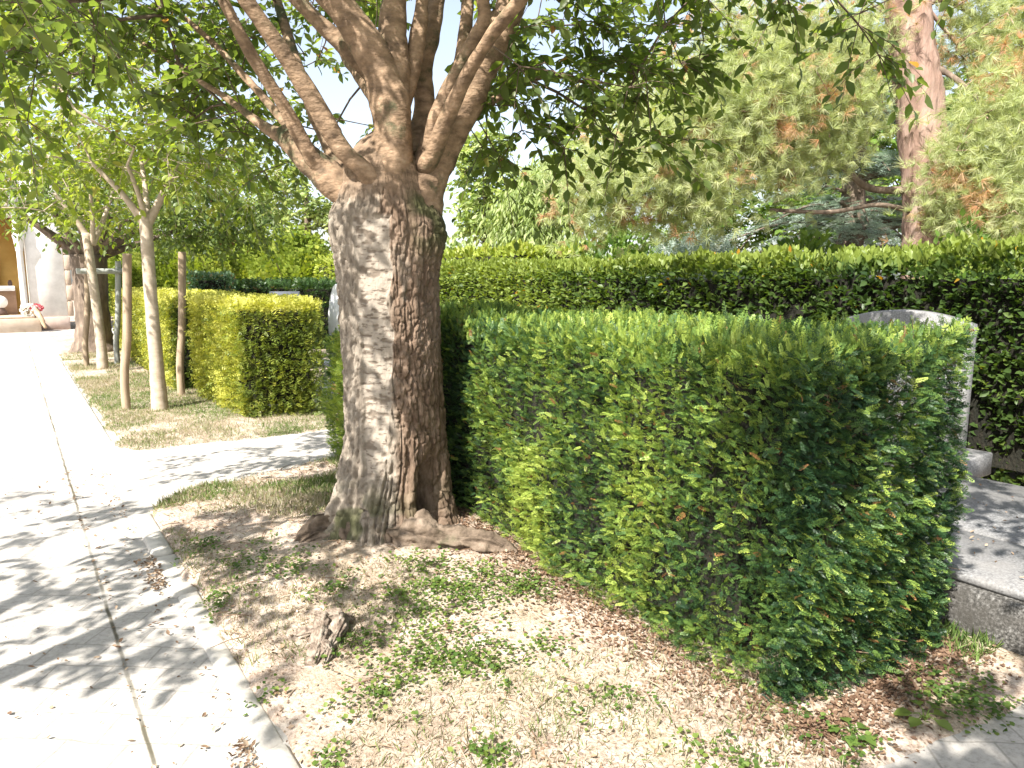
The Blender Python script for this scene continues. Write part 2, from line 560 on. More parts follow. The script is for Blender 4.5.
def ground_mat():
    m, nt, nd, ln = mat_new('dry_soil')
    tc = nd.new('ShaderNodeTexCoord')

    def noise(scale, detail=8, rough=.65):
        n = nd.new('ShaderNodeTexNoise')
        n.inputs['Scale'].default_value = scale
        n.inputs['Detail'].default_value = detail
        n.inputs['Roughness'].default_value = rough
        ln.new(tc.outputs['Object'], n.inputs['Vector'])
        return n.outputs['Fac']
    r1 = ramp(nd, [(.3, (.17, .115, .085)), (.45, (.32, .24, .185)), (.6, (.50, .42, .35)), (.75, (.60, .53, .46))])
    ln.new(noise(9), r1.inputs[0])
    r2 = ramp(nd, [(.35, (.10, .065, .045)), (.5, (.46, .375, .305)), (.7, (.62, .55, .48))])
    ln.new(noise(70, 4), r2.inputs[0])
    mx = nd.new('ShaderNodeMix')
    mx.data_type = 'RGBA'
    mx.inputs[0].default_value = .45
    ln.new(r1.outputs[0], mx.inputs['A'])
    ln.new(r2.outputs[0], mx.inputs['B'])
    mr = nd.new('ShaderNodeMapRange')
    mr.inputs[1].default_value = .5
    mr.inputs[2].default_value = .66
    mr.inputs[4].default_value = .3
    ln.new(noise(2.1, 6), mr.inputs[0])
    m2 = nd.new('ShaderNodeMix')
    m2.data_type = 'RGBA'
    ln.new(mr.outputs[0], m2.inputs[0])
    ln.new(mx.outputs['Result'], m2.inputs['A'])
    m2.inputs['B'].default_value = (.17, .17, .065, 1)
    mr3 = nd.new('ShaderNodeMapRange')
    mr3.inputs[1].default_value = .47
    mr3.inputs[2].default_value = .60
    mr3.inputs[4].default_value = .36
    ln.new(noise(1.5, 7, .7), mr3.inputs[0])
    m3 = nd.new('ShaderNodeMix')
    m3.data_type = 'RGBA'
    ln.new(mr3.outputs[0], m3.inputs[0])
    ln.new(m2.outputs['Result'], m3.inputs['A'])
    m3.inputs['B'].default_value = (.20, .145, .10, 1)
    pb = nd.new('ShaderNodeBsdfPrincipled')
    pb.inputs['Roughness'].default_value = .95
    pb.inputs['Specular IOR Level'].default_value = .15
    ln.new(m3.outputs['Result'], pb.inputs['Base Color'])
    bp = nd.new('ShaderNodeBump')
    bp.inputs['Strength'].default_value = .8
    bp.inputs['Distance'].default_value = .02
    ln.new(noise(45, 6), bp.inputs['Height'])
    ln.new(bp.outputs[0], pb.inputs['Normal'])
    out = nd.new('ShaderNodeOutputMaterial')
    ln.new(pb.outputs[0], out.inputs[0])
    return m


def path_mat():
    """pale stone setts laid in rows, with one long joint and worn, dusty patches"""
    m, nt, nd, ln = mat_new('pale_setts')
    tc = nd.new('ShaderNodeTexCoord')
    dw = nd.new('ShaderNodeTexNoise')
    dw.inputs['Scale'].default_value = 3
    ln.new(tc.outputs['Object'], dw.inputs['Vector'])
    ad = nd.new('ShaderNodeVectorMath')
    ad.operation = 'MULTIPLY_ADD'
    ad.inputs[1].default_value = (.06, .06, 0)
    ln.new(dw.outputs['Color'], ad.inputs[0])
    ln.new(tc.outputs['Object'], ad.inputs[2])
    mp = nd.new('ShaderNodeMapping')
    mp.inputs['Rotation'].default_value = (0, 0, radians(38))
    ln.new(ad.outputs[0], mp.inputs[0])
    br = nd.new('ShaderNodeTexBrick')
    br.inputs['Scale'].default_value = 1
    br.inputs['Brick Width'].default_value = .24
    br.inputs['Row Height'].default_value = .16
    br.inputs['Mortar Size'].default_value = .006
    br.inputs['Mortar Smooth'].default_value = .6
    br.inputs['Color1'].default_value = (.37, .345, .315, 1)
    br.inputs['Color2'].default_value = (.42, .392, .36, 1)
    br.inputs['Mortar'].default_value = (.29, .268, .24, 1)
    ln.new(mp.outputs[0], br.inputs['Vector'])
    n = nd.new('ShaderNodeTexNoise')
    n.inputs['Scale'].default_value = 40
    n.inputs['Detail'].default_value = 8
    n.inputs['Roughness'].default_value = .75
    ln.new(tc.outputs['Object'], n.inputs['Vector'])
    sp = ramp(nd, [(.3, (.55, .55, .55)), (.5, (.95, .95, .95)), (.75, (1.15, 1.15, 1.14))])
    ln.new(n.outputs['Fac'], sp.inputs[0])
    mx = nd.new('ShaderNodeMix')
    mx.data_type = 'RGBA'
    mx.blend_type = 'MULTIPLY'
    mx.inputs[0].default_value = .9
    ln.new(br.outputs['Color'], mx.inputs['A'])
    ln.new(sp.outputs[0], mx.inputs['B'])
    # the long joint between the two strips of paving, dirt and moss in it here and there
    sx = nd.new('ShaderNodeSeparateXYZ')
    ln.new(tc.outputs['Object'], sx.inputs[0])
    wob = nd.new('ShaderNodeTexNoise')
    wob.inputs['Scale'].default_value = 5
    ln.new(tc.outputs['Object'], wob.inputs['Vector'])
    s1 = nd.new('ShaderNodeMath')
    s1.operation = 'MULTIPLY_ADD'
    s1.inputs[1].default_value = .02
    ln.new(wob.outputs['Fac'], s1.inputs[0])
    ln.new(sx.outputs[0], s1.inputs[2])
    s2 = nd.new('ShaderNodeMath')
    s2.operation = 'SUBTRACT'
    s2.inputs[1].default_value = .27
    ln.new(s1.outputs[0], s2.inputs[0])
    s3 = nd.new('ShaderNodeMath')
    s3.operation = 'ABSOLUTE'
    ln.new(s2.outputs[0], s3.inputs[0])
    mr = nd.new('ShaderNodeMapRange')
    mr.inputs[1].default_value = .004
    mr.inputs[2].default_value = .011
    mr.inputs[3].default_value = 1
    mr.inputs[4].default_value = 0
    ln.new(s3.outputs[0], mr.inputs[0])
    nb = nd.new('ShaderNodeTexNoise')
    nb.inputs['Scale'].default_value = 2.2
    nb.inputs['Detail'].default_value = 5
    ln.new(tc.outputs['Object'], nb.inputs['Vector'])
    mb = nd.new('ShaderNodeMapRange')
    mb.inputs[1].default_value = .42
    mb.inputs[2].default_value = .6
    mb.inputs[3].default_value = .35
    ln.new(nb.outputs['Fac'], mb.inputs[0])
    mm = nd.new('ShaderNodeMath')
    mm.operation = 'MULTIPLY'
    ln.new(mr.outputs[0], mm.inputs[0])
    ln.new(mb.outputs[0], mm.inputs[1])
    m2 = nd.new('ShaderNodeMix')
    m2.data_type = 'RGBA'
    ln.new(mm.outputs[0], m2.inputs[0])
    ln.new(mx.outputs['Result'], m2.inputs['A'])
    m2.inputs['B'].default_value = (.09, .08, .055, 1)
    pb = nd.new('ShaderNodeBsdfPrincipled')
    pb.inputs['Roughness'].default_value = .85
    pb.inputs['Specular IOR Level'].default_value = .3
    ln.new(m2.outputs['Result'], pb.inputs['Base Color'])
    bp = nd.new('ShaderNodeBump')
    bp.inputs['Strength'].default_value = .5
    bp.inputs['Distance'].default_value = .006
    inv = nd.new('ShaderNodeMath')
    inv.operation = 'MULTIPLY_ADD'
    inv.inputs[1].default_value = -.35
    ln.new(br.outputs['Fac'], inv.inputs[0])
    ln.new(n.outputs['Fac'], inv.inputs[2])
    ln.new(inv.outputs[0], bp.inputs['Height'])
    ln.new(bp.outputs[0], pb.inputs['Normal'])
    out = nd.new('ShaderNodeOutputMaterial')
    ln.new(pb.outputs[0], out.inputs[0])
    return m


M['ground'] = ground_mat()
M['path'] = path_mat()
M['kerb'] = noise_mat('kerb_stone', [(.3, (.36, .33, .29)), (.7, (.52, .49, .44))], (12, 12, 12), 7, .9, .4, None, .01)

SUN_EL = radians(48)
SUN_AZ = radians(249)          # clockwise from +Y
SUN = np.array([sin(SUN_AZ) * cos(SUN_EL), cos(SUN_AZ) * cos(SUN_EL), sin(SUN_EL)])
# ================================================================ GROUND
TREE = np.array([1.87, 3.85])


def rbox(x, y, x0, x1, y0, y1, r):
    cx, cy, hx, hy = (x0 + x1) / 2, (y0 + y1) / 2, (x1 - x0) / 2, (y1 - y0) / 2
    qx, qy = np.abs(x - cx) - hx + r, np.abs(y - cy) - hy + r
    return np.hypot(np.maximum(qx, 0), np.maximum(qy, 0)) + np.minimum(np.maximum(qx, qy), 0) - r


def verge_sd(x, y):
    wob = .05 * fbm(xyz(x, y) * 4, 2, 21)
    ys = y - .22 * np.clip(x - .8, 0, 2.2)
    a = rbox(x, ys, .615, 45, 1.0, 5.75, .55)
    a = np.where((y < 3), rbox(x, y + .17 * np.clip(x - 2.25, 0, 2), .615, 45, 1.0, 9, .12), a)
    b = rbox(x, y + .06 * np.clip(x - .8, 0, 3), .70, 60, 7.35, 24.5, .35)
    return np.minimum(a, b) + wob


def ground_h(x, y):
    x, y = np.asarray(x, float), np.asarray(y, float)
    sd = verge_sd(x, y)
    inside = smooth(.02, -.10, sd)
    d2 = (x - TREE[0]) ** 2 + (y - TREE[1]) ** 2
    mound = .13 * np.exp(-d2 / 1.1)
    bump = .018 * fbm(xyz(x, y) * 3.1, 3, 5) + .008 * fbm(xyz(x, y) * 14, 2, 9)
    return -.035 + inside * (.055 + mound + bump)


def verge_mask(x, y):
    return verge_sd(x, y) < -.03


gx = np.concatenate([[-300, -120, -50, -20, -8, -3], np.arange(-.5, 7, .045), np.arange(7, 14, .35), [15, 18, 23, 30, 45, 60, 120, 300]])
gy = np.concatenate([[-300, -120, -50, -15, -4, -.5], np.arange(.6, 10.5, .05), np.arange(10.5, 25.5, .25), [27, 30, 40, 60, 120, 300]])
X, Y = np.meshgrid(gx, gy, indexing='ij')
Z = ground_h(X, Y)
acc = Acc()
nx, ny = len(gx), len(gy)
i, j = np.meshgrid(np.arange(nx - 1), np.arange(ny - 1), indexing='ij')
i, j = i.ravel(), j.ravel()
acc.add(np.stack([X, Y, Z], -1).reshape(-1, 3), np.stack([i * ny + j, (i + 1) * ny + j, (i + 1) * ny + j + 1, i * ny + j + 1], -1))
tag(acc.build('ground', M['ground'], smoothed=True), kind='structure')

acc = Acc()
px_ = np.linspace(-7, 14, 43)
py_ = np.linspace(-6, 27.4, 60)
X, Y = np.meshgrid(px_, py_, indexing='ij')
i, j = np.meshgrid(np.arange(42), np.arange(59), indexing='ij')
i, j = i.ravel(), j.ravel()
acc.add(np.stack([X, Y, 0 * X], -1).reshape(-1, 3), np.stack([i * 60 + j, (i + 1) * 60 + j, (i + 1) * 60 + j + 1, i * 60 + j + 1], -1))
tag(acc.build('path', M['path']), kind='structure')

acc = Acc()
y = 1.30
while y < 5.2:
    L = random.uniform(.42, .62)
    box(acc, (.555 + random.uniform(-.012, .012), y, -.08), (.665 + random.uniform(-.01, .01), y + L - .012, random.uniform(.008, .03)), bev=.014)
    y += L
y = 8.0
while y < 17:
    L = random.uniform(.6, .8)
    box(acc, (.62 + random.uniform(-.008, .008), y, -.08), (.705, y + L - .012, random.uniform(.012, .026)), bev=.01)
    y += L
tag(acc.build('kerb', M['kerb']), kind='structure')


# ================================================================ HEDGES
def hedge(name, label, cat, corners, h, dens, size, leaf, seed, group=None, tip=.0, amp=.06, sprigs=SPRIGS, rnd=.1, topfac=1.0,
          facefac=(1, 1, 1, 1), z0=.01, brown=.012, boost=None, lift=(.3, .3, .3, .3), leafshape=None, taper_end=None, shoots=0, core_in=.13, batter=.06, base=0.0, gap0=None, gapk=(1.25, 1.6), depth=1.0):
    rr = np.random.default_rng(seed)
    C = np.array(corners, float)
    cen = C.mean(0)
    root = empty(name, (cen[0], cen[1], base), label, cat, group)
    pos, nor, isup, fid = [], [], [], []
    for k in range(4):
        a, b = C[k], C[(k + 1) % 4]
        L = np.linalg.norm(b - a)
        n = np.array([(b - a)[1], -(b - a)[0], 0]) / L
        N = int(L * h * dens * facefac[k])
        u, v = rr.uniform(0, 1, N), z0 + (h - z0) * rr.uniform(0, 1, N)
        q = np.stack([a[0] + (b[0] - a[0]) * u, a[1] + (b[1] - a[1]) * u, v], -1)
        eu = np.minimum(u, 1 - u) * L
        ins = np.where(eu < rnd, rnd - np.sqrt(np.maximum(rnd ** 2 - (rnd - eu) ** 2, 0)), 0)
        ev = h - v
        ins += np.where(ev < rnd, rnd - np.sqrt(np.maximum(rnd ** 2 - (rnd - ev) ** 2, 0)), 0)
        ins += batter * smooth(.45, 0, v / h)
        q = q - n * ins[:, None]
        nn = np.broadcast_to(n, q.shape) + UP * (np.clip(1 - ev / rnd, 0, 1) * .8)[:, None]
        pos.append(q)
        nor.append(nn)
        isup.append(np.zeros(N))
        fid.append(np.full(N, k))
    area = .5 * abs(sum(C[k][0] * C[(k + 1) % 4][1] - C[(k + 1) % 4][0] * C[k][1] for k in range(4)))
    N = int(area * dens * topfac)
    u, v = rr.uniform(0, 1, N), rr.uniform(0, 1, N)
    q2 = (C[0] * ((1 - u) * (1 - v))[:, None] + C[1] * (u * (1 - v))[:, None] + C[2] * (u * v)[:, None] + C[3] * ((1 - u) * v)[:, None])
    pos.append(np.column_stack([q2, np.full(N, h)]))
    nor.append(np.broadcast_to(UP, (N, 3)))
    isup.append(np.ones(N))
    fid.append(np.full(N, 4))
    pos, nor, isup, fid = np.concatenate(pos), nrm(np.concatenate(nor)), np.concatenate(isup), np.concatenate(fid)
    if taper_end is not None:      # the far end is lower and rounded off
        pos[:, 2] *= taper_end(pos)
    cl = fbm(pos * 2.3, 3, seed)
    cl2 = fbm(pos * 9, 2, seed + 3)
    d = amp * (cl * 1.1 + cl2 * .5) + (.035 * fbm(pos * 15, 2, seed + 6) if gap0 else 0) - rr.uniform(0, 1, len(pos)) ** 1.5 * .09 * (size / .06) * depth
    pos = pos + nor * d[:, None]
    # thin spots where the inner twigs show
    keep = rr.uniform(0, 1, len(pos)) < np.clip(np.where((fid == 0) & (gap0 is not None), (gap0 or gapk)[0], gapk[0]) + np.where((fid == 0) & (gap0 is not None), (gap0 or gapk)[1], gapk[1]) * fbm(pos * 5, 2, seed + 9), .2, 1)
    pos, nor, isup, fid, cl = pos[keep], nor[keep], isup[keep], fid[keep], cl[keep]
    N = len(pos)
    lf = np.array(list(lift) + [.2])[fid]
    ax = nor * .75 + UP * lf[:, None] + rr.normal(0, .33, (N, 3))
    pl = np.where(isup[:, None] > 0, rr.normal(size=(N, 3)), nor * .5 + UP * .7 + rr.normal(0, .45, (N, 3)))
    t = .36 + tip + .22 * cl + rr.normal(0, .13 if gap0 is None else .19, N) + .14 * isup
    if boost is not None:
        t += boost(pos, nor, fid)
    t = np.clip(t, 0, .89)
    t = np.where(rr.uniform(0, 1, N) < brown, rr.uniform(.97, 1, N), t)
    s = size * rr.uniform(.65, 1.35, N)
    acc = Acc()
    shapes = [leafshape] if leafshape else sprigs
    pick = rr.integers(0, len(shapes), N)
    for k, T in enumerate(shapes):
        w = pick == k
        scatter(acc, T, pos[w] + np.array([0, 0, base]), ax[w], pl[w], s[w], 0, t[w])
    if shoots:
        m = int(shoots)
        idx = rr.choice(np.where((isup > 0) | (pos[:, 2] > h - .2))[0], m)
        scatter(acc, sprigs[0], pos[idx] + np.array([0, 0, base]), UP + rr.normal(0, .35, (m, 3)), rr.normal(size=(m, 3)), size * rr.uniform(1.3, 2.6, m), 0, np.clip(.62 + rr.normal(0, .15, m), 0, .94))
    acc.build('foliage', leaf, root)
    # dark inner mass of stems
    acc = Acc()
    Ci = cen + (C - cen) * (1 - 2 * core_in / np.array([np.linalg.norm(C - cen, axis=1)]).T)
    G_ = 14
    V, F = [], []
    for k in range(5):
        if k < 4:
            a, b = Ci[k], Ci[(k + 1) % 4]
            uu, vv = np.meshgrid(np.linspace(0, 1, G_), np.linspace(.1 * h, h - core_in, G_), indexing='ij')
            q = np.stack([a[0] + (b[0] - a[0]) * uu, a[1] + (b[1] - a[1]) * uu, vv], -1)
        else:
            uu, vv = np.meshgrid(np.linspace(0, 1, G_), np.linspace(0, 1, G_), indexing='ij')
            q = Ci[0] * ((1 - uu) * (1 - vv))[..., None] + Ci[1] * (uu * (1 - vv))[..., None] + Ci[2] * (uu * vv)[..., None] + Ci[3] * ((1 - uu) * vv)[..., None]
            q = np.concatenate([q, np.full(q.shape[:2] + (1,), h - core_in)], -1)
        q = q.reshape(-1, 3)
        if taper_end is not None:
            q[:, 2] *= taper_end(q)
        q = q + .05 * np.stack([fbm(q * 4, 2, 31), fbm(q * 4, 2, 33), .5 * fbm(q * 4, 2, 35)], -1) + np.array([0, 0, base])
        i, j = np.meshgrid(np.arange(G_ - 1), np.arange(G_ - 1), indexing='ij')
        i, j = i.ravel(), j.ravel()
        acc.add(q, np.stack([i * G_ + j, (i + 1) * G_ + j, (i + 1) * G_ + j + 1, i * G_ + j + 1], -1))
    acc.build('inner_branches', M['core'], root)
    # stems down to the soil
    along = C[(0 if np.linalg.norm(C[1] - C[0]) > np.linalg.norm(C[3] - C[0]) else 3)], None
    e0, e1 = ((C[0] + C[3]) / 2, (C[1] + C[2]) / 2) if np.linalg.norm(C[1] - C[0]) > np.linalg.norm(C[3] - C[0]) else ((C[0] + C[1]) / 2, (C[2] + C[3]) / 2)
    ns = max(2, int(np.linalg.norm(e1 - e0) / .45))
    for q in range(ns):
        p = e0 + (e1 - e0) * (q + .5) / ns + rr.normal(0, .05, 2)
        st = Acc()
        st.add(*tube([(p[0], p[1], base - .08), (p[0] + .02, p[1], base + .2), (p[0] + rr.normal(0, .05), p[1] + rr.normal(0, .05), base + h * .6)], [.03, .024, .012], 7))
        st.build('stem', M['twig'], root)
    return root


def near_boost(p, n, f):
    # new growth brightens the top; sunlight and sun streaks are tinted into the path side; the shorn near corner is darker, cooler yew with pale tips
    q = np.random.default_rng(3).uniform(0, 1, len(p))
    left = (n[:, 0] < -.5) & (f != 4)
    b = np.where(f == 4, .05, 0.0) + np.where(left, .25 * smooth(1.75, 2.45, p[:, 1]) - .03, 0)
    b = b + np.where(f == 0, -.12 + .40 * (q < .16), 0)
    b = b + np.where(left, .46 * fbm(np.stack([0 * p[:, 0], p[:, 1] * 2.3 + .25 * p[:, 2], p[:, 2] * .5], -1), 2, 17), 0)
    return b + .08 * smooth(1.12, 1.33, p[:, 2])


# corner order is counter-clockwise: near-left, near-right, far-right, far-left
near_c = [(2.20, 1.37), (3.18, 1.27), (3.34, 6.25), (2.28, 6.25)]
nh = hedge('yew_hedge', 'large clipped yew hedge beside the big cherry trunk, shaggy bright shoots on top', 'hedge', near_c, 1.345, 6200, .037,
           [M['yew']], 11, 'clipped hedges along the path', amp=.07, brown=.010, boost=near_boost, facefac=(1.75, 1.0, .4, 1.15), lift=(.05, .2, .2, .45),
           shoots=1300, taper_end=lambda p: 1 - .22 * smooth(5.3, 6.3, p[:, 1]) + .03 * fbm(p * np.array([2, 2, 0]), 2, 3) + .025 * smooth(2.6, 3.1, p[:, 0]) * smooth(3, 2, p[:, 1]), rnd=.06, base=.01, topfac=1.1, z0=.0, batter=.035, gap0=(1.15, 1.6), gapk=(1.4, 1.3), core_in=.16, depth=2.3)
# brown bare twigs poking through the thin corner
acc = Acc()
rr = np.random.default_rng(5)
for q in range(240):
    x = rr.uniform(2.35, 3.2)
    z = rr.uniform(.08, 1.28)
    yf = 1.37 - .105 * (x - 2.2)
    p0 = np.array([x, yf + .12, z])
    d_ = nrm(np.array([rr.normal(0, .7), -rr.uniform(.2, .8), rr.normal(.35, .5)]))
    p1 = p0 + d_ * .07 + rr.normal(0, .012, 3)
    p2 = p1 + d_ * rr.uniform(.02, .06) + rr.normal(0, .02, 3)
    acc.add(*tube([p0, p1, p2], [.0045, .003, .001], 4, False), 0, rr.uniform(.1, .55))
acc.build('bare_twig', [M['litter']], nh).name = 'dead_twig_foliage'

# the two clipped golden hedges further up the path
gold_sun_boost = lambda p, n, f: np.where(n[:, 0] < -.4, .28, 0) + np.where(f == 4, .40, 0) + .3 * smooth(1.22, 1.32, p[:, 2])  # sunlight put into the tint: path side, top and upper rim lighter
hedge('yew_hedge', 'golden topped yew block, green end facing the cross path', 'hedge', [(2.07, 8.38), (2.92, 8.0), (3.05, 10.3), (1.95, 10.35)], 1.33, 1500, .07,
      [M['golden_yew']], 12, 'clipped hedges along the path', amp=.02, brown=0, boost=lambda p, n, f: gold_sun_boost(p, n, f) - .22 * (n[:, 1] < -.5) * (p[:, 2] < 1.25), facefac=(1.3, .4, .3, 1), lift=(.0, .2, .2, .3), rnd=.03, sprigs=SPRIG_FAR + SPRIGS[:1])
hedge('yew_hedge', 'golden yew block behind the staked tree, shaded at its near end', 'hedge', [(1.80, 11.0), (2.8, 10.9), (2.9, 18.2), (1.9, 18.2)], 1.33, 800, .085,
      [M['golden_yew']], 13, 'clipped hedges along the path', amp=.025, brown=0, boost=lambda p, n, f: gold_sun_boost(p, n, f) - .2 * (n[:, 1] < -.5), facefac=(1.3, .3, .2, 1), lift=(.0, .2, .2, .3), rnd=.03, sprigs=SPRIG_FAR)  # shade on the near end is put into the tint

# tall broad-leaved hedge behind the headstones
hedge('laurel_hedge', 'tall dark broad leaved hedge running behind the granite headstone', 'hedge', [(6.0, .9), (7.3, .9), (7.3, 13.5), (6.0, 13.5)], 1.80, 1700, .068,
      [M['laurel']], 14, 'hedges behind the graves', amp=.12, brown=.006, boost=lambda p, n, f: .3 * (f == 4) + .28 * smooth(1.66, 1.8, p[:, 2]) + .3 * smooth(5, 8, p[:, 1]) + .25 * fbm(p * 1.2, 2, 8), facefac=(.8, .2, .3, 1), leafshape=LEAF, rnd=.14, lift=(.3,) * 4, shoots=0, core_in=.2, topfac=.8, gapk=(1.5, 1.2))  # top and far stretch tinted lighter to stand for sunlight
hedge('dark_hedge', 'low dark clipped hedge standing behind the small dark headstone', 'hedge', [(3.3, 17.0), (6.3, 15.6), (6.8, 16.6), (3.6, 18.0)], 1.52, 500, .1,
      [M['yew_dark']], 15, 'hedges behind the graves', amp=.05, boost=lambda p, n, f: .5 * (f == 1), facefac=(1, 1, .2, .5), sprigs=SPRIG_FAR, rnd=.08)  # right end tinted lighter, as if lit by the sun
hedge('box_hedge', 'small blue green box hedge with browned patches behind the golden block', 'hedge', [(2.95, 15.4), (3.75, 15.2), (3.9, 16.2), (3.1, 16.3)], 1.72, 800, .07,
      [M['box_blue']], 16, 'hedges behind the graves', amp=.06, brown=.06, leafshape=LEAF_FLAT, facefac=(1.2, .8, .3, 1), rnd=.15)
hedge('laurel_hedge', 'bright sunlit hedge in the distance behind the laurel', 'hedge', [(8.6, 12.0), (10.4, 12.0), (10.8, 24), (8.6, 24)], 2.25, 260, .13,
      [M['conifer']], 17, 'hedges behind the graves', amp=.12, leafshape=LEAF, facefac=(1, .2, .2, 1), rnd=.2, tip=.15)


# ================================================================ TREES
def bez(a, m, b, n):
    t = np.linspace(0, 1, n + 1)[1:, None]
    return a * (1 - t) ** 2 + 2 * m * t * (1 - t) + b * t * t


class Tree:
    def __init__(s, seed):
        s.rr = np.random.default_rng(seed)
        s.P, s.par, s.hand, s.chainid = [], [], [], []

    def limb(s, pts, rads, parent=-1, n=10):
        """a main limb drawn by hand; returns the node numbers"""
        p = spline(pts, n)
        r = np.interp(np.linspace(0, 1, n), np.linspace(0, 1, len(rads)), rads)
        ids = []
        for k in range(n):
            s.P.append(p[k])
            s.par.append(parent if k == 0 else len(s.P) - 2)
            s.hand.append(r[k])
            ids.append(len(s.P) - 1)
        return ids, p, r

    def grow(s, targets, step=.3, arch=.1, origin=None, zmin=-9, jit=.06):
        rr = s.rr
        n0 = len(s.P)
        o = np.mean(s.P, 0) if origin is None else np.asarray(origin)
        order = np.argsort(np.linalg.norm(targets - o, axis=1))
        cap = n0 + len(targets) * 30
        A = np.full((cap, 3), 1e6)
        A[:n0] = s.P
        A[:n0][A[:n0, 2] < zmin] = 1e6
        cnt = n0
        s.ends = []
        for t in targets[order]:
            d = np.linalg.norm(A[:cnt] - t, axis=1)
            # prefer joining a branch nearer to the tree's centre than the target
            ra = np.linalg.norm(A[:cnt] - o, axis=1)
            d = d + np.maximum(0, ra - np.linalg.norm(t - o)) * 1.5
            k = int(np.argmin(d))
            a = np.array(s.P[k])
            L = np.linalg.norm(t - a)
            n = int(min(25, max(1, round(L / step))))
            mid = (a + t) / 2 + UP * arch * L + rr.normal(0, .08 * L, 3)
            pts = bez(a, mid, t, n) + rr.normal(0, jit * step, (n, 3))
            par = k
            for q in pts:
                s.P.append(q)
                s.par.append(par)
                s.hand.append(0)
                A[cnt] = q
                par = cnt
                cnt += 1
            s.ends.append(par)

    def radii(s, tip=.004, ex=2.3, cap=.2):
        n = len(s.P)
        w = np.zeros(n)
        r = np.zeros(n)
        for k in range(n - 1, -1, -1):
            r[k] = s.hand[k] if s.hand[k] else min(cap, max(tip, w[k] ** (1 / ex)))
            p = s.par[k]
            if p >= 0 and not s.hand[k]:
                w[p] += r[k] ** ex
        s.r = r
        return r

    def draw(s, acc, mat=0, segs=(3, 5, 7)):
        n = len(s.P)
        ch = [[] for _ in range(n)]
        for k in range(n):
            if s.par[k] >= 0:
                ch[s.par[k]].append(k)
        starts = [(k, s.par[k]) for k in range(n) if not s.hand[k] and s.par[k] >= 0 and s.hand[s.par[k]]]
        while starts:
            k, p = starts.pop()
            path, rad = [s.P[p]], [min(s.r[k] * 1.15, s.r[p])]
            while True:
                path.append(s.P[k])
                rad.append(s.r[k])
                c = [q for q in ch[k] if not s.hand[q]]
                if not c:
                    break
                c.sort(key=lambda q: -s.r[q])
                for q in c[1:]:
                    starts.append((q, k))
                k = c[0]
            rm = max(rad)
            sg = segs[0] if rm < .008 else segs[1] if rm < .025 else segs[2]
            acc.add(*tube(path, rad, sg, False), mat)

    def twigs(s, acc, lf, per=4, L=(.25, .45), nleaf=9, size=.1, droop=.35, matt=0, matl=1, spread=.9, tint=(.45, .18), draw=True, tsel=None, fall=.4, bias=None):
        rr = s.rr
        E = np.array(s.ends)
        Pn = np.array(s.P)
        base = np.repeat(Pn[E], per, 0)
        pd = nrm(Pn[E] - Pn[np.array(s.par)[E]])
        d = nrm(np.repeat(pd, per, 0) * .7 + rr.normal(0, spread, (len(base), 3)) * np.array([1, 1, .7]))
        ln_ = rr.uniform(*L, len(base))
        dr = droop * rr.uniform(.4, 1.4, len(base))
        pts = lambda t: base + d * (ln_ * t)[:, None] - UP * (dr * ln_ * t * t)[:, None]
        if draw:
            for k in range(len(base)):
                p = [base[k] + d[k] * ln_[k] * t - UP * dr[k] * ln_[k] * t * t for t in (0, .5, 1)]
                acc.add(*tube(p, [.0035, .0026, .0014], 3, False), matt)
        ct = np.repeat(rr.normal(0, .1, len(base)), 1)
        for q in range(nleaf):
            t = (.12 + .88 * (q + rr.uniform(-.3, .3, len(base))) / max(nleaf - 1, 1)).clip(0, 1)
            p = pts(t)
            side = nrm(np.cross(d, UP + rr.normal(0, .3, d.shape))) * (1 if q % 2 else -1)
            ax = d * .5 + side * .75 - UP * fall + rr.normal(0, .25, d.shape)
            nm = UP + rr.normal(0, .45, d.shape)
            ti = np.clip(tint[0] + ct + rr.normal(0, tint[1], len(base)), 0, .92)
            ti = np.where(rr.uniform(0, 1, len(base)) < .006, .99, ti)
            scatter(acc, lf, p, ax, nm, size * rr.uniform(.6, 1.25, len(base)), matl, ti)


def ell_targets(rr, cen, rad, n, shell=.35, lo=-1.0, gap=None, gscale=1.2):
    out = []
    while len(out) < n:
        v = rr.normal(size=3)
        v /= np.linalg.norm(v)
        r = shell + (1 - shell) * rr.uniform(0, 1) ** .5
        p = v * r
        if p[2] < lo:
            continue
        q = np.array(cen) + p * np.array(rad)
        if gap is not None and vn(q[None] * gscale, 77)[0] < gap:
            continue
        out.append(q)
    return np.array(out)


# ---------------------------------------------------------------- the big cherry
tz0 = float(ground_h(*TREE))
cherry = empty('cherry_tree', (TREE[0], TREE[1], tz0), 'big old cherry with thick trunk, peeling bark strip and exposed roots', 'tree', 'cherry trees along the path')
ec = np.array([-TREE[0], -TREE[1], 0])
ec /= np.linalg.norm(ec)
er = np.array([-ec[1], ec[0], 0])          # to the right as seen from the path
if er.dot(_r) < 0:
    er = -er
NA, NH = 420, 420
hh = np.linspace(-.15, 2.32, NH)
th = np.linspace(-pi, pi, NA, endpoint=False)
H, T = np.meshgrid(hh, th, indexing='ij')
rad = np.interp(hh, [-.15, .05, .18, .35, .6, 1.0, 1.5, 1.74, 1.84, 1.92, 2.0, 2.12, 2.24, 2.32], [.42, .35, .325, .315, .300, .291, .297, .306, .298, .262, .238, .215, .13, .02])
ctr_r = np.interp(hh, [-.15, .3, .6, 1, 1.8, 2.2, 2.55], [-.05, -.035, -.03, -.04, -.065, -.07, -.06])
Rr = np.repeat(rad[:, None], NA, 1)
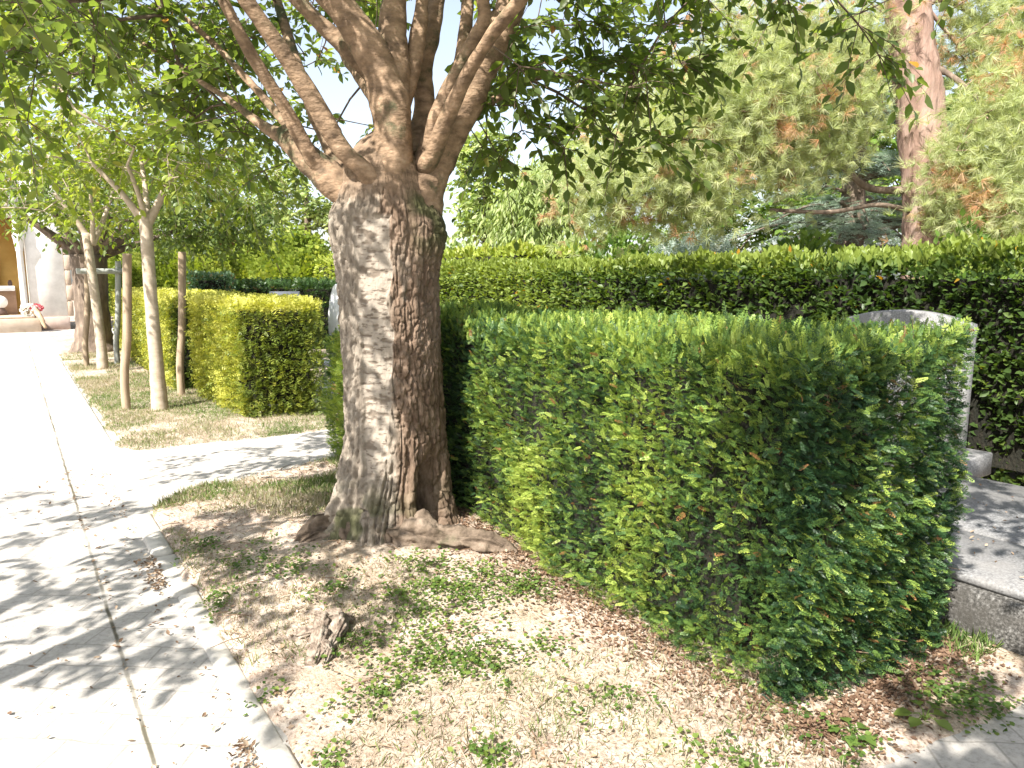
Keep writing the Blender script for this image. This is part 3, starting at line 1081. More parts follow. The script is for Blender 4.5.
# buttresses at the foot, shoulders where the crown was grafted
foot = smooth(.75, 0.0, H)
for a0, w, am in ((-1.15, .4, .11), (-.35, .2, .07), (1.3, .3, .03), (2.4, .5, .10), (-2.4, .5, .10), (.3, .15, .06)):
    dd = (T - a0 + pi) % (2 * pi) - pi
    Rr += am * foot ** 1.6 * np.exp(-(dd / w) ** 2)
dd = (T - .72 + pi) % (2 * pi) - pi
Rr -= .20 * smooth(.55, .14, H) * np.exp(-(dd / .26) ** 2) * smooth(-.1, .12, H)     # hollow between the roots
dd = (T - 1.25 + pi) % (2 * pi) - pi
Rr += .055 * np.exp(-(dd / .5) ** 2) * np.exp(-((H - 1.72) / .17) ** 2)               # mossy shoulder
dd = (T + 1.35 + pi) % (2 * pi) - pi
Rr += .02 * np.exp(-(dd / .5) ** 2) * np.exp(-((H - 1.75) / .12) ** 2)
dirs = np.cos(T)[..., None] * ec + np.sin(T)[..., None] * er
base = np.array([TREE[0], TREE[1], tz0])
P0 = base + dirs * Rr[..., None] + UP * H[..., None] + er * ctr_r[:, None, None]
lp = np.stack([np.cos(T) * .33, np.sin(T) * .33, H], -1)
# peeled strip: ragged edges
edge = .09 * fbm(np.stack([H * 6, T * 0, T * 0], -1), 3, 41) + .05 * fbm(lp * 14, 2, 43)
lo_e = np.interp(hh, [.2, .5, 1.2, 1.85], [-.42, -.60, -.66, -.60])[:, None]
hi_e = np.interp(hh, [.2, .5, 1.2, 1.85], [-.30, -.10, .02, .10])[:, None]
inside = np.minimum(T - (lo_e + edge), (hi_e + edge * 1.3) - T)
peel = smooth(-.012, .02, inside) * smooth(.22, .42, H + edge) * smooth(1.86, 1.80, H + .6 * edge)
dd2 = np.minimum(T - .12 + edge, .40 - T + edge)
patch = smooth(-.01, .03, dd2) * smooth(1.25, 1.33, H) * smooth(1.70, 1.6, H) * (fbm(lp * 7, 2, 47) > -.1)
greyside = smooth(.10, -.12, T + edge) * smooth(-2.2, -1.6, T)
greyside = np.maximum(greyside, .4 * patch)
# relief: vertical furrows on the rough bark, thin horizontal lines on the peeled strip
warp = fbm(lp * np.array([6, 6, 2.0]), 2, 51)[..., None]
fur = 1 - np.abs(vn(lp * np.array([27, 27, 4.2]) + warp * 1.3, 53))
flk = 1 - np.abs(vn(lp * np.array([38, 38, 24]) + warp * 1.5, 57))
fine = fbm(lp * np.array([50, 50, 22]), 3, 59)
rough = (1 + 1.2 * foot) * -.017 * smooth(.72, 1.0, fur) - .010 * smooth(.65, 1, flk) + .013 * fine + .005 * fbm(lp * np.array([9, 9, 4]), 2, 61)
lent = vn(lp * np.array([13, 13, 47]) + .6 * warp, 63) + .3 * vn(lp * np.array([30, 30, 70]), 65)
tick = smooth(.26, .5, lent)
smoothp = -.022 - .006 * tick + .0025 * fine
disp = rough * (1 - peel) + smoothp * peel
band = smooth(1.88, 1.98, H)
ring = -.012 * smooth(.2, .7, vn(lp * np.array([5, 5, 26]), 67)) + .006 * fine - .012 * smooth(.75, 1, flk)
disp = disp * (1 - band) + ring * .5 * band
Pm = P0 + dirs * disp[..., None]
moss = smooth(.35, .8, T) * smooth(1.5, 1.78, H) * (1 - band * .7) * smooth(-.5, .1, fbm(lp * 8, 2, 71)) * smooth(2.4, 1.8, T)
moss = np.maximum(moss, (.5 + .35 * (T < -.2)) * smooth(.38, .08, H) * smooth(-.2, .3, fbm(lp * 9, 2, 73)))
acc = Acc()
i, j = np.meshgrid(np.arange(NH - 1), np.arange(NA), indexing='ij')
i, j = i.ravel(), j.ravel()
acc.add(Pm.reshape(-1, 3), np.stack([i * NA + j, i * NA + (j + 1) % NA, (i + 1) * NA + (j + 1) % NA, (i + 1) * NA + j], -1)[:, ::1 if er.dot(np.cross(UP, ec)) > 0 else -1])
acc.build('trunk', [M['trunk']], cherry, True, {'fork': smooth(1.82, 2.02, H + .5 * edge).ravel() * .8, 'tick': (tick * peel).ravel(), 'peel': peel.ravel(), 'greyside': greyside.ravel() * (1 - .5 * band).repeat(1).ravel(), 'moss': np.clip(moss, 0, .85).ravel()})

# surface roots spreading from the foot
for pts, rads in (([(370, 500, 4.17), (345, 522, 4.05), (318, 530, 3.98), (298, 545, 3.95)], [.10, .10, .085, .035]),
                  ([(362, 505, 4.12), (350, 530, 3.98), (352, 548, 3.93)], [.10, .075, .03]),
                  ([(395, 505, 4.02), (415, 522, 3.90), (450, 530, 3.86), (490, 545, 3.84), (515, 560, 3.80)], [.10, .105, .09, .065, .03]),
                  ([(380, 500, 4.05), (384, 528, 3.92), (388, 552, 3.85)], [.10, .07, .025])):
    p = []
    for (a, b, c) in pts:
        q = P(a, b, c)
        p.append(q)
    p = np.array(p)
    gz = ground_h(p[:, 0], p[:, 1])
    p[:, 2] = np.minimum(p[:, 2], gz + .015)
    p[-1, 2] = gz[-1] - .04
    pp = spline(p, 70)
    rr_ = np.interp(np.linspace(0, 1, 70), np.linspace(0, 1, len(rads)), rads)
    acc = Acc()
    acc.add(*tube(pp, rr_, 64, True, .55, 11, 81, -.45))
    acc.build('root', M['root'], cherry, True)

# the bleached root knob that surfaces in the dry slope
kx = G(331, 636, .045)
acc = Acc()
for pts, rads in (([(-.05, .10, .00), (-.055, .03, .10), (-.03, -.05, .10), (-.02, -.13, .03), (-.03, -.17, -.03)], [.03, .05, .045, .05, .03]),
                  ([(.06, .11, .0), (.055, .04, .12), (.045, -.04, .07), (.03, -.12, .02), (.03, -.18, -.04)], [.03, .042, .03, .038, .02]),
                  ([(-.07, .05, .05), (.0, .06, .13), (.075, .05, .06)], [.035, .045, .035]),
                  ([(-.2, .02, -.03), (-.11, .01, .04), (-.03, .0, .06)], [.03, .04, .045]),
                  ([(-.24, .16, -.02), (-.13, .12, .03), (-.03, .06, .06)], [.02, .03, .04]),
                  ([(-.035, -.12, -.02), (.0, -.1, .05), (.04, -.11, .0)], [.04, .045, .035])):
    pts = np.array(pts) * np.array([.75, 1.35, .38])
    rads = [q * .68 for q in rads]
    w = kx + pts[:, 0:1] * _r + pts[:, 1:2] * FWD + pts[:, 2:3] * UP
    acc.add(*tube(spline(w, 60), np.interp(np.linspace(0, 1, 60), np.linspace(0, 1, len(rads)), rads), 40, True, .7, 26, 83, -.5))
acc.build('root', M['grey_root'], cherry, True)['label'] = 'bleached knobbly root breaking out of the slope'

tr = Tree(3)
D0 = float(TREE @ FWD[:2])


def px_limb(pts, rads, n=14, parts=None, noise=.22, segs=22):
    w = [P(a, b, D0 + c) for a, b, c in pts]
    ids, p, r = tr.limb(w, rads, -1, n)
    fine = spline(w, n * 5)
    rf = np.interp(np.linspace(0, 1, n * 5), np.linspace(0, 1, len(rads)), rads)
    rf = rf * (1 + .22 * np.exp(-np.linspace(0, 1, n * 5) * 14))
    acc = Acc()
    acc.add(*tube(fine, rf, segs, True, noise, 7, 91))
    acc.build('limb', M['limb'], cherry, True)
    return ids


px_limb([(372, 205, 0), (345, 190, -.02), (318, 168, 0), (296, 146, .05), (283, 134, .1)], [.12, .10, .082, .07, .062])
px_limb([(290, 140, .06), (262, 125, .15), (225, 97, .35), (185, 72, .6), (135, 38, .9), (90, 8, 1.2)], [.052, .027, .019, .015, .011, .008])
px_limb([(330, 178, -.02), (309, 153, -.08), (286, 110, -.15), (252, 56, -.25), (232, 18, -.3), (205, -40, -.35), (170, -110, -.4)], [.055, .042, .037, .034, .030, .026, .018])
px_limb([(378, 190, -.16), (362, 168, -.24), (340, 146, -.27), (309, 93, -.33), (281, 50, -.4), (246, 0, -.5), (205, -60, -.6)], [.055, .052, .050, .047, .044, .038, .028])
px_limb([(386, 215, -.05), (389, 170, -.10), (392, 130, -.11), (388, 95, -.11), (375, 60, -.12), (352, 22, -.15), (318, -20, -.2), (280, -70, -.3)], [.145, .125, .115, .112, .098, .088, .075, .05])
px_limb([(391, 110, -.07), (395, 70, -.03), (392, 30, .0), (396, -10, .05), (404, -70, .1)], [.10, .085, .078, .07, .05])
px_limb([(405, 90, .1), (370, 72, .12), (340, 42, .12), (300, 2, .1), (262, -40, .1)], [.06, .052, .047, .042, .03])
px_limb([(412, 215, 0), (428, 175, .02), (444, 140, .03), (467, 96, .05), (490, 52, .08), (510, 5, .1), (525, -45, .1), (540, -110, .12)], [.135, .118, .112, .104, .094, .086, .078, .05])
px_limb([(432, 150, -.10), (437, 116, -.16), (456, 73, -.2), (473, 40, -.22), (484, 16, -.25), (478, -20, -.3), (470, -80, -.4)], [.05, .042, .036, .036, .034, .03, .02])
px_limb([(415, 160, .14), (424, 110, .2), (424, 70, .24), (432, 30, .28), (437, -10, .35), (440, -60, .4)], [.075, .06, .055, .05, .048, .035])
px_limb([(455, 125, .1), (470, 114, .2), (500, 97, .4), (545, 76, .7), (590, 84, 1.0), (628, 100, 1.2)], [.04, .028, .022, .017, .012, .007])
px_limb([(405, 190, .15), (390, 120, .6), (350, 60, 1.2), (320, 20, 1.8)], [.09, .07, .05, .03])
px_limb([(425, 190, .12), (446, 130, .45), (474, 70, .8), (505, 10, 1.2)], [.07, .05, .04, .02])
px_limb([(428, 180, .05), (449, 112, .12), (462, 55, .2), (468, 0, .25), (472, -60, .3)], [.06, .045, .04, .035, .02])
px_limb([(355, 190, .1), (326, 140, .25), (302, 80, .4), (280, 10, .6), (262, -50, .8)], [.06, .042, .036, .03, .02])
px_limb([(350, 185, .02), (300, 140, .2), (262, 96, .4), (215, 45, .6), (170, 5, .8)], [.05, .032, .024, .019, .012])
px_limb([(396, 120, 0), (412, 70, .05), (420, 20, .08), (425, -40, .1)], [.06, .05, .045, .03])
px_limb([(425, 170, -.05), (470, 70, -.4), (520, 0, -.7), (600, -90, -1.0)], [.05, .036, .03, .018])

rr = np.random.default_rng(21)
cen = np.array([TREE[0] + .25, TREE[1] + .35])
tg = []
while len(tg) < 360:
    a = rr.uniform(0, 2 * pi)
    q = math.sqrt(rr.uniform(.04, 1)) * 3.6
    x, y = cen[0] + q * cos(a), cen[1] + q * sin(a)
    top = 4.75 - .13 * q * q
    bot = 3.05 - .35 * smooth(.8, 2.6, q) - .30 * smooth(2.4, 3.7, q)
    if y < 1.6:
        bot += .25
    if q < 1.0:
        bot = 3.3
    z = bot + (top - bot) * rr.uniform(0, 1) ** 1.25
    if vn(np.array([[x * .9, y * .9, z * 1.3]]), 5)[0] < -.08:
        continue
    # the crown is open towards the hedge: bands of sun fall through it
    k_ = (x - 2.27) / SUN[0]
    hy, hz = y - k_ * SUN[1], z - k_ * SUN[2]
    if -.2 < hz < 1.6 and (1.7 < hy - .12 * hz < 2.75 or 3.3 < hy < 3.8):
        continue
    k_ = (y - 1.36) / SUN[1]
    hx_, hz = x - k_ * SUN[0], z - k_ * SUN[2]
    if .3 < hz < 1.6 and 2.55 < hx_ < 3.3:
        continue
    dv = np.array([x, y, z]) - EYE
    if dv.dot(_f) > .6:
        ax_, ay_ = 512 + FPX * dv.dot(_r) / dv.dot(_f), 384 - FPX * dv.dot(_u) / dv.dot(_f)
        if ay_ > np.interp(ax_, [-200, 40, 150, 250, 330, 440, 480, 560, 640, 700, 760, 1024], [20, 20, 55, 95, 85, -10, 25, 50, 10, -80, -150, -220]):
            continue
    tg.append((x, y, z))
# the hanging sprays of the picture's upper middle and right
for a, b, c, n, s in ((520, 100, 4.6, 8, .3), (570, 122, 4.7, 10, .3), (630, 100, 4.9, 10, .3), (610, 50, 4.8, 10, .35), (675, 45, 5.0, 9, .3), (540, 50, 5.0, 8, .35),
                      (700, 0, 4.6, 6, .2), (760, -45, 3.9, 2, .1), (820, -20, 4.2, 3, .12), (860, 20, 4.2, 2, .06), (875, 55, 4.2, 1, .03), (980, -50, 4.2, 2, .1),
                      (120, 45, 4.9, 10, .3), (70, 20, 4.6, 8, .3), (190, 90, 5.2, 10, .3), (230, 120, 5.4, 8, .25), (15, 70, 4.2, 4, .15), (5, 130, 4.4, 3, .1), (300, 60, 5.0, 12, .5)):
    q = P(a, b, c)
    tg += [tuple(q + rr.normal(0, s, 3) * np.array([1, 1, .7])) for _ in range(n)]
def _open(q):
    k = (q[0] - 2.2) / SUN[0]
    a, b = q[1] - k * SUN[1], q[2] - k * SUN[2]
    return -.2 < b < 1.6 and (1.75 < a - .12 * b < 2.7 or 3.3 < a < 3.8)


tg = np.array([q for q in tg if not _open(q)])
tr.grow(tg, .3, .10, base + UP * 2.2, 1.9)
tr.radii(.0042, 2.4, .06)
acc = Acc()
tr.draw(acc, 0)
tr.twigs(acc, LEAF, 4, (.22, .42), 9, .09, .45, 0, 1, .9, (.42, .16))
acc.build('crown', [M['twig'], M['cherry_leaf']], cherry)


# ---------------------------------------------------------------- other broad-leaved trees
def simple_trunk(root, pts, rads, mat, noise=.10, segs=18, n=40, sc=8, name='trunk'):
    acc = Acc()
    acc.add(*tube(spline(pts, n), np.interp(np.linspace(0, 1, n), np.linspace(0, 1, len(rads)), rads), segs, True, noise, sc, 95))
    return acc.build(name, mat, root, True)


def broad_tree(name, label, base, trunk_pts, trunk_r, limbs, targets, bark, leaf, size=.1, per=4, nleaf=8, seed=1, group=None, step=.35, lf=LEAF, droop=.4, arch=.08, L=(.25, .5), tint=(.45, .18), cat='tree', draw=True, fall=.4, cap=.09):
    base = np.array(base, float)
    root = empty(name, base, label, cat, group)
    simple_trunk(root, base + np.array(trunk_pts), trunk_r, bark)
    t = Tree(seed)
    for pts, rads in limbs:
        w = base + np.array(pts, float)
        t.limb(w, rads, -1, 10)
        simple_trunk(root, w, rads, bark, .12, 10, 24, 9, 'limb')
    t.grow(targets, step, arch, base + UP * (trunk_pts[-1][2]), base[2] + trunk_pts[-1][2] - .3)
    t.radii(.005, 2.4, cap)
    acc = Acc()
    t.draw(acc, 0)
    t.twigs(acc, lf, per, L, nleaf, size, droop, 0, 1, .9, tint, draw, None, fall)
    acc.build('crown', [bark, leaf], root)
    return root


rr = np.random.default_rng(31)
# young staked tree
b = G(160, 411)
h1 = P(160, 214, b[:2] @ FWD[:2])[2]
fx = _r * .01
tg = np.vstack([ell_targets(rr, b + np.array([-.3, -.1, h1 + 1.2]), (1.7, 1.6, 1.05), 120, .3, -.75),
                ell_targets(rr, b + np.array([.5, .4, h1 + .55]), (1.3, 1.2, .4), 30, .3, -.9)])
lm = lambda dx, dy, dz, r, h: ([(0, 0, h - .15), (dx * .45 + .02, dy * .4, h + dz * .35), (dx, dy, h + dz)], [r, r * .75, r * .45])
broad_tree('young_cherry', 'young cherry with straight tan trunk tied between two stakes', b, [(0, 0, -.1), (0, 0, .5), (-.01, 0, 1.4), (-.005, 0, h1 + .02)], [.105, .083, .073, .07],
           [lm(.35, -.2, .6, .055, h1), lm(-.5, .1, .55, .05, h1), lm(.05, .4, .7, .045, h1), lm(-.2, -.35, .5, .04, h1)], tg, M['young_bark'], M['young_leaf'], .105, 5, 8, 41, 'cherry trees along the path')
# second young tree
b2 = G(103, 370)
h2 = P(98, 236, b2[:2] @ FWD[:2])[2]
tg = ell_targets(rr, b2 + np.array([-.5, 0, h2 + 1.2]), (2.0, 1.8, 1.15), 120, .3, -.8)
broad_tree('young_cherry', 'slim young cherry in a cross barred stake frame before the dark old trunk', b2, [(0, 0, -.1), (0, 0, .6), (-.04, 0, 1.6), (-.08, 0, h2 + .05)], [.095, .082, .075, .07],
           [lm(-.5, 0, .7, .06, h2), lm(.4, .1, .8, .055, h2), lm(0, -.4, .7, .05, h2)], tg, M['young_bark'], M['young_leaf'], .13, 4, 8, 42, 'cherry trees along the path', L=(.3, .6))
# old cherry behind it
b3 = G(95, 352)
h3 = 2.15
tg = np.vstack([ell_targets(rr, b3 + np.array([1.2, 0, h3 + 1.5]), (3.0, 2.6, 1.2), 170, .3, -.85),
                ell_targets(rr, b3 + np.array([2.6, -.6, h3 + .8]), (1.5, 1.4, .6), 45, .3, -.9)])
broad_tree('cherry_tree', 'dark old cherry with many low spreading limbs near the chapel', b3, [(0, 0, -.15), (0, 0, .25), (.02, 0, 1), (.03, 0, h3)], [.62, .38, .33, .36],
           [lm(-1.1, 0, .8, .13, h3), lm(-.6, -.5, .9, .1, h3), lm(.5, -.5, .9, .12, h3), lm(1.2, -.2, .7, .13, h3), lm(1.9, .2, .6, .10, h3), lm(.2, .7, 1, .1, h3), lm(-.2, -.8, 1, .09, h3), lm(.9, -.7, .9, .08, h3)],
           tg, M['old_bark'], M['old_leaf'], .15, 5, 8, 43, 'cherry trees along the path', L=(.3, .6), droop=.6, fall=.6)

rr = np.random.default_rng(35)
bb = np.array([-2.9, 2.3, 0])
tg = ell_targets(rr, bb + np.array([.3, .2, 3.7]), (2.3, 3.0, .9), 48, .2, -.8, .0, .9)
broad_tree('cherry_tree', 'cherry standing across the path, shading the paving', bb, [(0, 0, -.1), (0, 0, .3), (.02, 0, 1), (0, 0, 2.1)], [.38, .28, .25, .22],
           [lm(-1.0, .3, 1.0, .1, 2.1), lm(.9, .5, 1.1, .1, 2.1), lm(.2, 1.0, 1.1, .09, 2.1), lm(.1, -1.0, 1.0, .09, 2.1)], tg, M['limb'], M['cherry_leaf'], .105, 4, 9, 46, 'cherry trees along the path', L=(.22, .42))
# the next tree of the row stands just out of the picture and shades the near corner
rr = np.random.default_rng(33)
bb = np.array([2.15, -2.45, 0])
tg = np.vstack([ell_targets(rr, bb + np.array([.1, .1, 3.9]), (2.8, 2.6, 1.1), 190, .2, -.8, -.15, 1.0), ell_targets(rr, (-.1, -.45, 3.5), (.85, .42, .3), 30, .1), ell_targets(rr, (1.7, .25, 3.5), (.5, .4, .3), 9, .1)])  # two small leaf clusters added out of view to shade side path and grave
broad_tree('cherry_tree', 'next cherry of the row, standing behind the photographer', bb, [(0, 0, -.1), (0, 0, .3), (.02, 0, 1), (0, 0, 2.1)], [.42, .32, .29, .26],
           [lm(-1.0, .3, 1.0, .11, 2.1), lm(.9, .5, 1.1, .11, 2.1), lm(.2, 1.0, 1.1, .1, 2.1), lm(.1, -1.0, 1.0, .1, 2.1), lm(-.5, -.7, 1.2, .09, 2.1)], tg, M['limb'], M['cherry_leaf'], .105, 4, 9, 44, 'cherry trees along the path', L=(.22, .42))


# ---------------------------------------------------------------- stakes
def stake(pxl, pyl, pyt, r, mat):
    a = G(pxl, pyl)
    t = P(pxl, pyt, a[:2] @ FWD[:2])
    V, fs = tube(spline([a - UP * .3, a + UP * .4, (a + t) / 2, t - UP * .02, t], 30), [r] * 28 + [r * .97, r * .8], 14, True, .03, 14, 97)
    return V, fs, a


V, fs, a = stake(127, 411, 258, .05, 0)
acc = Acc()
acc.add(V, fs)
tag(acc.build('tree_stake', M['stake'], smoothed=True), 'round tan stake standing nearest to the path edge', 'stake', 'stakes by the young trees')
V, fs, a = stake(182, 397, 256, .05, 0)
acc = Acc()
acc.add(V, fs)
tag(acc.build('tree_stake', M['stake'], smoothed=True), 'round stake in the gap between the two golden hedge blocks', 'stake', 'stakes by the young trees')

fa = G(87, 367)
sf = empty('stake_frame', (fa[0], fa[1], 0), 'weathered stake frame with crossbar holding the slim young tree', 'tree support', 'stakes by the young trees')
tops = []
for (x0, y0, y1, mt) in ((87, 367, 264, M['stake']), (118, 365, 264, M['grey_stake'])):
    V, fs, a = stake(x0, y0, y1, .05, 0)
    acc = Acc()
    acc.add(V, fs)
    acc.build('post', mt, sf, True)
    tops.append(P(x0, 272, a[:2] @ FWD[:2]))
acc = Acc()
d = nrm(tops[1] - tops[0])
acc.add(*tube(spline([tops[0] - d * .12 + _f * -.09, (tops[0] + tops[1]) / 2 - _f * .09, tops[1] + d * .12 - _f * .09], 12), [.05] * 12, 12, True, .06, 14))
acc.build('crossbar', M['grey_stake'], sf, True)


# ---------------------------------------------------------------- far trees
def blob_targets(rr, blobs):
    out = []
    for (a, b, c, ra, rb, n) in blobs:
        cpt = P(a, b, c)
        k = c / FPX
        for _ in range(n):
            v = rr.normal(size=3)
            v = v / np.linalg.norm(v) * rr.uniform(.2, 1) ** .5
            out.append(cpt + _r * v[0] * ra * k + UP * v[2] * rb * k + FWD * v[1] * .7 * ra * k)
    return np.array(out)


# long-needled pine
pb_ = P(925, 255, 12.0)
pbase = np.array([pb_[0], pb_[1], 0])
pine = empty('pine_tree', pbase, 'tall pine with reddish trunk and long drooping pale needles', 'tree', 'trees beyond the laurel hedge')
ptop = P(908, 0, 12.0)
simple_trunk(pine, [pbase - UP * .2, P(930, 255, 12), P(922, 125, 12), ptop, P(905, -160, 12.0), P(905, -330, 12.1)], [.46, .42, .35, .33, .25, .12], M['pine_bark'], .14, 40, 120, 6)
pt = Tree(8)
for pts, rads in (([(918, 90, 12.0), (860, 60, 11.6), (790, 80, 11.4), (700, 120, 11.2), (620, 165, 11.1)], [.10, .08, .06, .045, .03]),
                  ([(924, 190, 12), (870, 188, 12.2), (840, 165, 12.3), (800, 150, 12.4), (720, 170, 12.2)], [.10, .085, .07, .05, .03]),
                  ([(925, 215, 12), (880, 205, 11.8), (830, 212, 11.6), (770, 210, 11.5)], [.06, .055, .05, .04]),
                  ([(915, 60, 12.0), (950, 75, 11.7), (990, 110, 11.2), (1020, 150, 10.8)], [.09, .06, .05, .03]),
                  ([(912, 20, 12.0), (940, 0, 12.5), (980, 20, 12.8), (1030, 60, 12.9)], [.08, .06, .05, .03]),
                  ([(908, -20, 12.0), (860, -30, 11.5), (780, 0, 11.3), (730, 50, 11.2)], [.08, .06, .05, .03])):
    w = [P(*q) for q in pts]
    pt.limb(w, rads, -1, 12)
    simple_trunk(pine, w, [q * .7 for q in rads], M['old_bark'], .15, 10, 36, 8, 'limb')
rr = np.random.default_rng(61)
tg = blob_targets(rr, [(600, 195, 11.0, 48, 36, 26), (650, 178, 11.0, 55, 42, 34), (700, 140, 11.2, 60, 50, 40), (745, 105, 11.3, 60, 50, 40), (790, 80, 11.4, 55, 50, 36), (840, 90, 11.6, 45, 50, 28),
                       (690, 200, 11.4, 45, 30, 20), (760, 165, 11.6, 50, 36, 26), (660, 120, 11.6, 50, 40, 20), (820, 140, 11.8, 40, 30, 14), (740, 40, 11.6, 60, 40, 24), (840, 30, 11.8, 50, 40, 20),
                       (985, 150, 10.8, 46, 56, 34), (1010, 205, 10.6, 40, 40, 24), (960, 190, 11.2, 28, 36, 14), (1030, 100, 11.0, 50, 60, 26), (990, 60, 12.4, 40, 36, 14), (1060, 170, 10.6, 40, 60, 18), (980, 10, 12.2, 50, 40, 22), (1030, 30, 11.6, 50, 50, 22)])
pt.grow(tg, .4, .05, P(915, 60, 12), .5)
pt.radii(.008, 2.4, .06)
acc = Acc()
pt.draw(acc, 0, (3, 4, 6))
E = np.array(pt.ends)
PP = np.array(pt.P)
pd = nrm(PP[E] - PP[np.array(pt.par)[E]])
nt_ = 34
bp_ = np.repeat(PP[E], nt_, 0) + rr.normal(0, .26, (len(E) * nt_, 3))
ax = np.repeat(pd, nt_, 0) * .5 + rr.normal(0, .6, bp_.shape) + UP * rr.uniform(-.2, .6, len(bp_))[:, None]
brn = vn(bp_ * 1.9, 19)
tt = np.clip(.42 + rr.normal(0, .14, len(bp_)), 0, .72)
tt = np.where((brn > .45) & (rr.uniform(0, 1, len(bp_)) < .75), rr.uniform(.8, 1, len(bp_)), tt)
for k in range(2):
    w = rr.integers(0, 2, len(bp_)) == k
    scatter(acc, TUFTS[k], bp_[w], ax[w] - UP * (.8 * (tt[w] > .75))[:, None], rr.normal(size=(w.sum(), 3)), rr.uniform(.13, .22, w.sum()), 1, tt[w])
acc.build('crown', [M['pine_bark'], M['pine']], pine)

# blue cedar behind it
cb = P(850, 250, 15.5)
cbase = np.array([cb[0], cb[1], 0])
cedar = empty('blue_cedar', cbase, 'silvery blue cedar with flat layered boughs behind the pine', 'tree', 'trees beyond the laurel hedge')
simple_trunk(cedar, [cbase - UP * .2, cbase + UP * 3, cbase + UP * 7], [.3, .25, .12], M['old_bark'], .2, 18)
acc = Acc()
lv = []
for k in range(95):
    z = rr.uniform(1.2, 6.8)
    a = rr.uniform(0, 2 * pi)
    L = rr.uniform(1.5, 3.8) * (1.1 - z / 10)
    d = np.array([cos(a), sin(a), 0])
    p0 = cbase + UP * z
    pth = np.array([p0, p0 + d * L * .5 + UP * .15, p0 + d * L - UP * .25])
    sp_ = spline(pth, 10)
    acc.add(*tube(sp_, np.linspace(.05, .012, 10), 5, False), 0)
    sd = np.array([-d[1], d[0], 0])
    for q in range(60):
        t = rr.uniform(.15, 1)
        c = sp_[min(9, int(t * 9.99))]
        lv.append((c + sd * rr.normal(0, .28 * L * .4) * (1.2 - t * .5) + UP * rr.normal(0, .05), d + sd * rr.normal(0, .7) + UP * rr.normal(-.05, .15)))
lp_ = np.array([q[0] for q in lv])
la = np.array([q[1] for q in lv])
scatter(acc, sprig_shape(11, .24, .03, .12, 60, 9), lp_, la, UP + rr.normal(0, .3, lp_.shape), rr.uniform(.25, .45, len(lp_)), 1, np.clip(rr.normal(.5, .22, len(lp_)), 0, 1))
acc.build('crown', [M['old_bark'], M['cedar']], cedar)


def far_tree(name, label, px, fwd, tr_r, blobs, bark, leaf, size, seed, per=4, nleaf=9, lf=LEAF, group='trees beyond the laurel hedge', zt=2.0, droop=.3, L=(.4, .8), fall=.3, gbase=0):
    b = P(px, 280, fwd)
    b[2] = gbase
    rr = np.random.default_rng(seed)
    tg = blob_targets(rr, blobs)
    top = tg[:, 2].max() * .8
    root = empty(name, b, label, 'tree', group)
    simple_trunk(root, [b - UP * .2, b + UP * top * .5, b + UP * top], [tr_r, tr_r * .7, tr_r * .25], bark, .2, 14)
    t = Tree(seed)
    t.limb([b + UP * zt, b + UP * top * .5 + UP * .5, b + UP * top], [tr_r * .8, tr_r * .6, tr_r * .25], -1, 12)
    t.grow(tg, .5, .08, b + UP * zt, zt - .1)
    t.radii(.008, 2.4, .12)
    acc = Acc()
    t.draw(acc, 0, (3, 4, 6))
    t.twigs(acc, lf, per, L, nleaf, size, droop, 0, 1, .9, (.5, .22), False, None, fall)
    acc.build('crown', [bark, leaf], root)
    return root


far_tree('broadleaf_tree', 'pale green upright tree with dark gaps against the open sky', 487, 26, .25, [(487, 180, 26, 32, 50, 60), (505, 215, 26, 40, 30, 50), (485, 228, 26, 24, 16, 24), (480, 150, 26, 22, 24, 20)], M['old_bark'], M['pale_leaf'], .24, 71)
far_tree('weeping_tree', 'weeping tree with long hanging pale fronds behind the hedge', 538, 23, .22, [(540, 190, 23, 30, 26, 50), (528, 215, 23, 30, 30, 50), (560, 180, 24, 30, 30, 40)], M['old_bark'], M['willow_leaf'], .26, 72, 5, 14, LEAF_SLIM, droop=1.6, L=(.9, 1.7), fall=1.4)
far_tree('broadleaf_tree', 'broad sunny tree rising behind the pine boughs', 620, 30, .3, [(600, 150, 30, 55, 60, 80), (660, 110, 30, 60, 60, 80), (740, 100, 31, 70, 70, 80), (840, 90, 31, 60, 80, 70)], M['old_bark'], M['pale_leaf'], .3, 73)
far_tree('broadleaf_tree', 'pale tree in the distance behind the big cherry trunk and golden hedge', 310, 37, .3, [(300, 205, 37, 42, 40, 70), (335, 225, 37, 25, 30, 30), (250, 190, 38, 50, 45, 60)], M['old_bark'], M['pale_leaf'], .3, 74)
far_tree('broadleaf_tree', 'tree in the distance between the staked tree and the chapel', 180, 40, .3, [(180, 200, 40, 60, 45, 80), (110, 190, 40, 60, 50, 80)], M['old_bark'], M['old_leaf'], .32, 75)
far_tree('broadleaf_tree', 'dense green tree at the far edge behind the cedar', 960, 22, .3, [(900, 150, 22, 60, 70, 80), (990, 130, 22, 70, 80, 100), (830, 190, 22, 50, 45, 50), (1010, 220, 20, 60, 40, 50)], M['old_bark'], M['shrub_leaf'], .26, 76)


far_tree('broadleaf_tree', 'shady tree low behind the cedar trunk', 780, 20, .25, [(740, 215, 20, 50, 40, 60), (800, 215, 20, 50, 40, 60), (860, 215, 20, 40, 40, 50), (690, 225, 20, 40, 30, 40)], M['old_bark'], M['shrub_leaf'], .2, 77)
